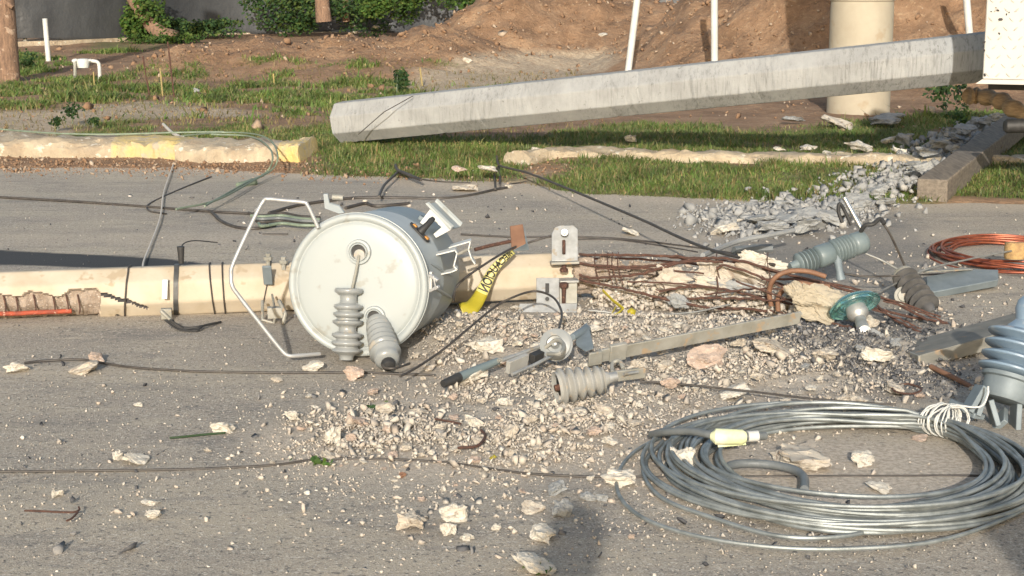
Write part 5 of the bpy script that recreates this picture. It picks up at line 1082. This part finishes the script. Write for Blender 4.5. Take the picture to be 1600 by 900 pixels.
# individual chunks with their own look
def z_at(px, py): g = G(px, py); return hz(g.x, g.y)
for (px, py, w, h, m_, i, lab) in [
 (22, 583, 40, 20, m_rubble_white, 1, 'pale flat stone at the left end of the dark foreground wire'),
 (132, 584, 54, 22, m_rubble, 4, 'wide crumbly stone lying under the dark wire on the left'),
 (150, 566, 30, 18, m_rubble_pink, 7, 'small reddish stone on top of the wide crumbly stone'),
 (88, 778, 22, 18, m_rubble_white, 3, 'small whitish stone above the rusty twig in the lower left'),
 (345, 678, 42, 24, m_rubble_white, 6, 'pale oblong stone with a green stalk beside it, left of the rubble'),
 (212, 726, 48, 16, m_rubble_white, 9, 'flat pale stone just above the long wire on the left'),
 (183, 720, 20, 18, m_rubble_white, 2, 'small pale stone at the left end of the flat pale stone'),
 (234, 790, 34, 12, m_rubble_white, 9, 'thin pale flake lying above a round stone, lower left'),
 (238, 812, 26, 18, m_rubble_white, 5, 'round pale stone below the thin flake, lower left'),
 (646, 832, 54, 38, m_rubble, 3, 'cream and brown block, left one of the big pair in the lower middle'),
 (708, 818, 50, 40, m_rubble_white, 6, 'pale pointed block, right one of the big pair in the lower middle'),
 (700, 838, 30, 28, m_rubble_white, 8, 'small pale block leaning at the foot of the pointed block'),
 (730, 846, 26, 14, m_rubble_white, 10, 'low pale piece just right of the leaning small block'),
 (775, 830, 18, 14, m_rubble_white, 11, 'small white piece between the pointed block and the shadowed stones'),
 (832, 804, 44, 22, m_rubble, 9, 'flat tan chunk at the left of three shadowed stones'),
 (868, 776, 34, 26, m_rubble_grey, 0, 'upright grey chunk at the top of three shadowed stones'),
 (880, 810, 36, 32, m_rubble_grey, 6, 'rounded grey chunk at the bottom right of three shadowed stones'),
 (846, 848, 46, 28, m_rubble_white, 12, 'white crumbly chunk in the photographer shadow, lower middle'),
 (835, 900, 90, 20, m_rubble_white, 13, 'broken white chunk cut by the bottom edge of the picture'),
 (920, 784, 30, 16, m_rubble_grey, 14, 'left one of two small grey stones near the loose cable loop'),
 (940, 784, 22, 16, m_rubble_grey, 15, 'right one of two small grey stones near the loose cable loop'),
 (966, 762, 60, 34, m_rubble_white, 4, 'big pale chunk touching the left side of the cable coil'),
 (1066, 744, 46, 48, m_rubble_white, 12, 'upright pinkish white chunk enclosed by the left strands of the coil'),
 (1260, 735, 96, 46, m_rubble, 2, 'large layered brown chunk with dark grooves inside the cable coil'),
 (1350, 730, 42, 28, m_rubble_white, 5, 'small crumbly chunk right of the grooved one inside the coil'),
 (1374, 772, 46, 20, m_rubble_white, 8, 'low whitish chunk near the front strands inside the coil'),
 (1545, 798, 50, 22, m_rubble_grey, 3, 'grey chunk under the right front strands of the coil'),
 (1440, 690, 30, 6, m_rubble_pink, 9, 'tiny flat brown piece on the bare road inside the coil'),
 (555, 594, 36, 26, m_rubble_pink, 6, 'pinkish cream stone at the foot of the upright bushing'),
 (490, 580, 40, 18, m_rubble_white, 4, 'pale stone under the lower end of the guard rail'),
 (1103, 574, 70, 40, m_rubble_pink, 7, 'rounded pinkish chunk with pale pebbles below the galvanised arm'),
 (1215, 556, 72, 26, m_rubble, 9, 'smooth tan slab lying below the end of the galvanised arm'),
 (755, 552, 66, 30, m_rubble_white, 3, 'large pale block in the rubble behind the black tipped handle'),
 (1292, 566, 46, 26, m_rubble, 5, 'tan chunk in the charred debris left of the hook pin'),
 (1372, 568, 60, 34, m_rubble_white, 2, 'pale chunk under the flat strap by the glass insulator'),
 (905, 645, 30, 10, m_rubble_white, 9, 'flat white flake just below the pale ribbed insulator'),
 (1145, 622, 60, 14, m_rubble_white, 9, 'flat white slab of rubble above the cable coil'),
 (1318, 632, 30, 20, m_rubble, 6, 'left one of two pale stones just above the coil strands'),
 (1345, 634, 34, 22, m_rubble, 8, 'right one of two pale stones just above the coil strands'),
 (560, 668, 44, 22, m_rubble_pink, 3, 'tan slab tilted up at the left part of the rubble spread'),
 (518, 694, 30, 30, m_rubble_white, 6, 'pale upright chunk at the left border of the rubble spread'),
 (798, 690, 26, 30, m_rubble, 9, 'flat grey tan piece standing in the middle of the rubble spread'),
 (735, 600, 60, 10, m_rubble_white, 4, 'pale flat stone under the tip of the black grip'),
 (770, 718, 14, 8, m_yellow, 9, 'small bright yellow scrap in the middle rubble'),
 (628, 748, 14, 12, m_conduit, 9, 'small orange brown scrap below the long wire'),
 (1135, 368, 54, 24, m_rubble_white, 10, 'bright cream rectangular block at the left end of the grey slabs'),
 (1145, 352, 34, 12, m_rubble_white, 9, 'cream flake lying behind the bright rectangular block'),
 (1176, 330, 28, 16, m_rubble_grey, 9, 'grey pointed stone left of the grey slabs near the grass'),
 (1222, 328, 26, 18, m_rubble_grey, 12, 'tall grey stone at the back of the grey slabs'),
 (1254, 328, 26, 14, m_rubble_grey, 6, 'rough grey stone right of the tall one at the back'),
 (760, 268, 34, 10, m_rubble_white, 9, 'pale flat stone at the road edge before the right kerb'),
 (718, 268, 26, 12, m_rubble_pink, 9, 'pinkish flat stone at the road edge, left of the pale ones'),
 (742, 272, 22, 8, m_rubble_white, 4, 'small pale stone between two larger road edge stones'),
 (778, 270, 22, 9, m_rubble_white, 9, 'pale stone beside the pair of short hanging wires'),
 (795, 294, 14, 7, m_rubble_white, 5, 'tiny white stone at the end of the thick black cable'),
 (725, 300, 46, 7, m_rubble, 9, 'flat brown board like piece on the far lane above the tank'),
 (985, 368, 34, 9, m_rubble_white, 9, 'narrow white and dark flake on the lane behind the bars'),
 (985, 222, 20, 14, m_rubble_white, 6, 'small white stone in the grass below the fallen grey pole'),
 (836, 236, 16, 8, m_rubble_white, 5, 'small white stone at the start of the right kerb'),
 (1220, 236, 22, 9, m_rubble_white, 9, 'flat white stone in the grass left of the column rubble'),
 (1262, 235, 28, 9, m_rubble_white, 4, 'white stone pair piece in the verge grass below the column'),
 (1295, 243, 18, 10, m_rubble_white, 8, 'small white stone just behind the kerb below the column'),
 (1388, 224, 26, 13, m_rubble_white, 6, 'bright white rounded stone in the verge below the grey pole'),
 (1405, 240, 24, 12, m_rubble_white, 3, 'white stone right behind the kerb near the grey rubble line'),
 (1345, 236, 46, 14, m_rubble_white, 7, 'broad pale crumbly stone behind the kerb'),
 (1416, 226, 30, 22, m_rubble_grey, 12, 'grey rounded boulder chunk beside the bright white stone'),
 (1310, 200, 60, 12, m_rubble, 9, 'flat tan slab at the foot of the round column'),
 (1395, 188, 46, 14, m_rubble_grey, 9, 'thin grey slab right of the foot of the round column'),
 (1380, 196, 50, 12, m_rubble_grey, 4, 'low grey slab in front of the thin one by the column'),
 (1240, 190, 40, 12, m_rubble_grey, 2, 'grey stones at the left foot of the round column'),
 (1592, 288, 26, 16, m_rubble_grey, 6, 'grey stone in the grass at the right edge'),
 (345, 44, 30, 14, m_rubble, 3, 'tan stone in the weeds before the black tarp'),
 (365, 48, 24, 8, m_rubble, 9, 'flat tan stone just right of the one before the tarp'),
 (552, 44, 12, 6, m_rubble_white, 5, 'white stone on the dirt slope, left one of the upper pair'),
 (554, 53, 14, 5, m_rubble_white, 4, 'white stone on the dirt slope, below the upper pair'),
 (588, 43, 12, 5, m_rubble_white, 9, 'white stone on the dirt slope, right one of the upper pair'),
 (730, 98, 16, 10, m_rubble_white, 6, 'white stone at the toe of the tall dirt mound'),
 (516, 68, 6, 5, m_rubble_white, 2, 'small white pebble on the left dirt slope'),
 (940, 57, 22, 6, m_rubble_white, 9, 'flat white stone on the dirt slope left of the tilted pipe'),
 (302, 113, 9, 7, m_rubble_white, 2, 'small white stone in the field right of the yellow stake'),
 (307, 144, 10, 8, m_rubble_grey, 6, 'small dark and white stone in the field below the white one')]:
    zz = .1 if py < 270 else z_at(px, py)
    if px > 480 and px < 970 and py < 100:      # on the dirt slope: march the sight line onto the terrain
        yy = 18.0
        while yy < 34:
            q = P(px, py, yy)
            if q.z < terr(q.x, q.y): break
            yy += .05
        zz = q.z
    rock(px, py, w, h, m_, i, zz, lab, 'stones told apart by their place', rotz=None)
# slab-like lumps of the grey line
NUM = ['first', 'second', 'third', 'fourth', 'fifth', 'sixth', 'seventh', 'eighth', 'ninth', 'tenth', 'eleventh', 'twelfth', 'thirteenth', 'fourteenth', 'fifteenth', 'sixteenth', 'seventeenth', 'eighteenth', 'nineteenth', 'twentieth', 'twenty-first', 'twenty-second', 'twenty-third', 'twenty-fourth']
gs = sorted([(1190, 348, 60, 14), (1225, 350, 70, 18), (1262, 344, 60, 20), (1300, 350, 50, 22), (1210, 362, 60, 16), (1270, 362, 64, 22), (1325, 340, 60, 24), (1345, 322, 50, 22), (1372, 308, 44, 22), (1395, 296, 44, 20), (1422, 284, 44, 20), (1440, 268, 40, 18), (1310, 325, 40, 12), (1490, 222, 46, 18), (1470, 232, 40, 18), (1510, 212, 46, 20), (1535, 198, 40, 18), (1450, 244, 40, 16), (1560, 190, 34, 16), (1495, 242, 36, 18), (1425, 262, 34, 12), (1390, 320, 40, 12)])
for k, (px, py, w, h) in enumerate(gs):
    rock(px, py, w*.85, h*1.15, m_rubble_grey, [9, 0, 3, 6, 12, 15][k % 6], .15 if py < 270 else .035, NUM[k]+' grey slab counted from the left along the grey rubble line', 'grey slabs of the rubble line')
# medium chunks, labelled by nearest landmark
LM = [('transformer lid', 560, 560), ('lower bushing tip', 612, 585), ('black tipped handle', 700, 595), ('tan metal plate', 808, 572), ('pale ribbed insulator', 908, 605), ('flat slotted bracket', 985, 585), ('lower clamp plate', 855, 500), ('yellow strap', 970, 485), ('galvanised arm', 1090, 535), ('glass insulator', 1335, 490), ('hook pin', 1336, 550), ('splayed bars', 1120, 450), ('cable coil top strands', 1300, 640), ('lime green sleeve', 1140, 682), ('left side of the cable coil', 1010, 740), ('big pair of blocks', 680, 820), ('three shadowed stones', 860, 795), ('long thin foreground wire', 620, 718), ('tan crossarm beam', 1430, 570), ('pale oblong stone', 345, 668), ('crossing wire on the left', 250, 735)]
cand = []
def far(px, py, w): return all(math.hypot((px-r[1]), (py-r[2])*1.6) > (w+r[3])*.55 for r in ROCKS)
tries = 0; nmed = 0
spec2 = [(0, (1010, 530, 130, 22, 0), 3), (0, (1190, 575, 110, 26, 4), 2.4), (0, (790, 535, 70, 26, 0), 2.2), (0, (900, 645, 170, 34, 0), 3.2), (0, (690, 690, 120, 34, 0), 2.6), (0, (560, 690, 60, 24, 0), .8), (0, (780, 790, 160, 40, 0), .6), (0, (1300, 580, 90, 30, 0), 1), (0, (300, 730, 160, 60, 0), .25)]
while nmed < 185 and tries < 9000:
    tries += 1; _, (cx, cy, sx, sy, rot), w_ = random.choices(spec2, [s[2] for s in spec2])[0]
    px, py = random.gauss(cx, sx), random.gauss(cy, sy)
    if not (480 < py < 870 and 0 < px < 1480): continue
    if 455 < px < 640 and py < 590: continue
    if px > 1000 and py > 640: continue
    w = random.choice([10, 12, 14, 14, 17, 20, 22, 28, 34]) * (1 if py < 720 else .7)
    if py > 740: w = min(w, 14)
    if not far(px, py, w): continue
    m_ = random.choice([m_rubble, m_rubble_white, m_rubble_white, m_rubble_pink, m_rubble]) if not (px > 1200 and py < 600) else random.choice([m_rubble, m_rubble_grey, m_rubble_white])
    o = rock(px, py, w, w*random.uniform(.45, .75), m_, None, z_at(px, py)); cand.append((o, px, py, w, m_)); nmed += 1
buckets = {}
for (o, px, py, w, m_) in cand:
    nm, lx, ly = min(LM, key=lambda l: math.hypot(px-l[1], (py-l[2])*1.3)); dx, dy = px-lx, (py-ly)*1.3
    dr = ('right of' if dx > 0 else 'left of') if abs(dx) > abs(dy) else ('in front of' if dy > 0 else 'behind')
    cn = {'rubble': 'beige', 'rubble_white': 'pale', 'rubble_pink': 'pinkish', 'rubble_grey': 'grey'}[m_.name]; szn = 'small' if w < 14 else ('medium' if w < 22 else 'large')
    buckets.setdefault((cn, szn, dr, nm), []).append((math.hypot(dx, dy), o))
for (cn, szn, dr, nm), lst in buckets.items():
    lst.sort(key=lambda t: t[0])
    for k, (_, o) in enumerate(lst):
        od = '' if len(lst) == 1 else ['nearest ', 'second nearest ', 'third nearest ', 'fourth nearest ', 'fifth nearest ', 'sixth nearest ', 'seventh nearest '][min(k, 6)]
        tag(o, '%s%s %s concrete chunk %s the %s' % (od, szn, cn, dr, nm), 'rubble', 'concrete chunks strewn over the road')
# little plant bits
for (px, py, lab, m_) in ((492, 722, 'bright green leaf scrap caught on the long foreground wire', m_leaf), (595, 636, 'dark green leaf sprig in the upper left of the rubble', m_leafd), (840, 892, 'green leaf sprig by the broken white chunk at the bottom edge', m_leaf)):
    g = G(px, py, .01); V, F = leaves((g.x, g.y, .06), (.05, .03, .012), 26, .022, int(px)); V[:, 2] = np.clip(V[:, 2]-.045, .004, .05); V = V; rawmesh('leaf_scrap', V, F, m_, lab, 'leaf')
wire([(265, 684), (290, 682), (330, 678), (352, 676)], .004, m_leafd, 'green grass stalk lying beside the pale oblong stone', name='stalk', z=.008)
wire([(410, 366), (450, 366)], .006, m_wire, 'tiny dark stick on the far lane left of the transformer', name='stick')

# ---------------- people behind the camera (their shadows fall into the picture) ----------------
m_skin = M('skin', (.42, .25, .17), rough=.6, bs=0); m_shirt = M('shirt', (.15, .2, .3), bs=.1); m_trous = M('trousers', (.05, .06, .09), bs=.1); m_hair = M('hair', (.02, .015, .01), bs=.3)
def person(x, y, H, lab, hold):
    k = H/1.75; e = E('person', (x, y, 0), lab, 'person', 'onlookers behind the camera')
    def J(a, b_, c_): return Vector((x+a*k, y+b_*k, c_*k))
    V = [J(0, 0, .95), J(0, 0, 1.15), J(0, 0, 1.36), J(0, 0, 1.46), J(0, .01, 1.53), J(0, .015, 1.62), J(0, .01, 1.70)]; Rr = [.15, .14, .15, .07, .055, .085, .07]; Ed = [(0, 1), (1, 2), (2, 3), (3, 4), (4, 5), (5, 6)]
    for s in (-1, 1):
        b = len(V); arm = [J(s*.17, 0, 1.40), J(s*.25, .05, 1.18), (J(s*.10, .24, 1.36) if hold else J(s*.26, .05, .92)), (J(s*.055, .27, 1.44) if hold else J(s*.26, .07, .84))]
        V += arm; Rr += [.06, .045, .032, .03]; Ed += [(2, b), (b, b+1), (b+1, b+2), (b+2, b+3)]
        # five fingers
        hb = V[b+3]; 
        for f_ in range(5):
            c0_ = len(V); dirf = Vector((-s*.012*(f_-2)*.8, .0, .04)) if hold else Vector((0, .016*(f_-2)*.8, -.04))
            L_ = [.75, 1, 1.1, 1, .8][f_]; V += [hb+dirf*.9, hb+dirf*(.9+L_), hb+dirf*(.9+1.7*L_)+Vector((0, .01, 0))]; Rr += [.010, .009, .008]; Ed += [(b+3, c0_), (c0_, c0_+1), (c0_+1, c0_+2)]
        l = len(V); V += [J(s*.10, 0, .88), J(s*.11, .01, .48), J(s*.12, -.01, .09), J(s*.14, .13, .035)]; Rr += [.09, .06, .04, .04]; Ed += [(0, l), (l, l+1), (l+1, l+2), (l+2, l+3)]
    off = wloc(e); me = bpy.data.meshes.new('body'); me.from_pydata([v-off for v in V], Ed, []); o = bpy.data.objects.new('body', me); COL.objects.link(o); o.parent = e
    me.materials.append(m_shirt); sk_ = o.modifiers.new('skin', 'SKIN'); ss = o.modifiers.new('sub', 'SUBSURF'); ss.levels = ss.render_levels = 2
    for i, v in enumerate(me.skin_vertices[0].data): v.radius = (Rr[i]*k, Rr[i]*k); v.use_root = (i == 0)
    MB().lathe(frame(J(0, -.01, 1.62), (0, 0, 1)), [(.08*k, 0), (.09*k, .05), (.075*k, .10), (.03*k, .135)], 20).build('hair', m_hair, e)
    return e
person(-.12, -.36, 1.74, 'person in a blue shirt standing behind the camera, arms raised', True)
person(1.14, -.36, 1.76, 'person standing to the right behind the camera, arms hanging', False)
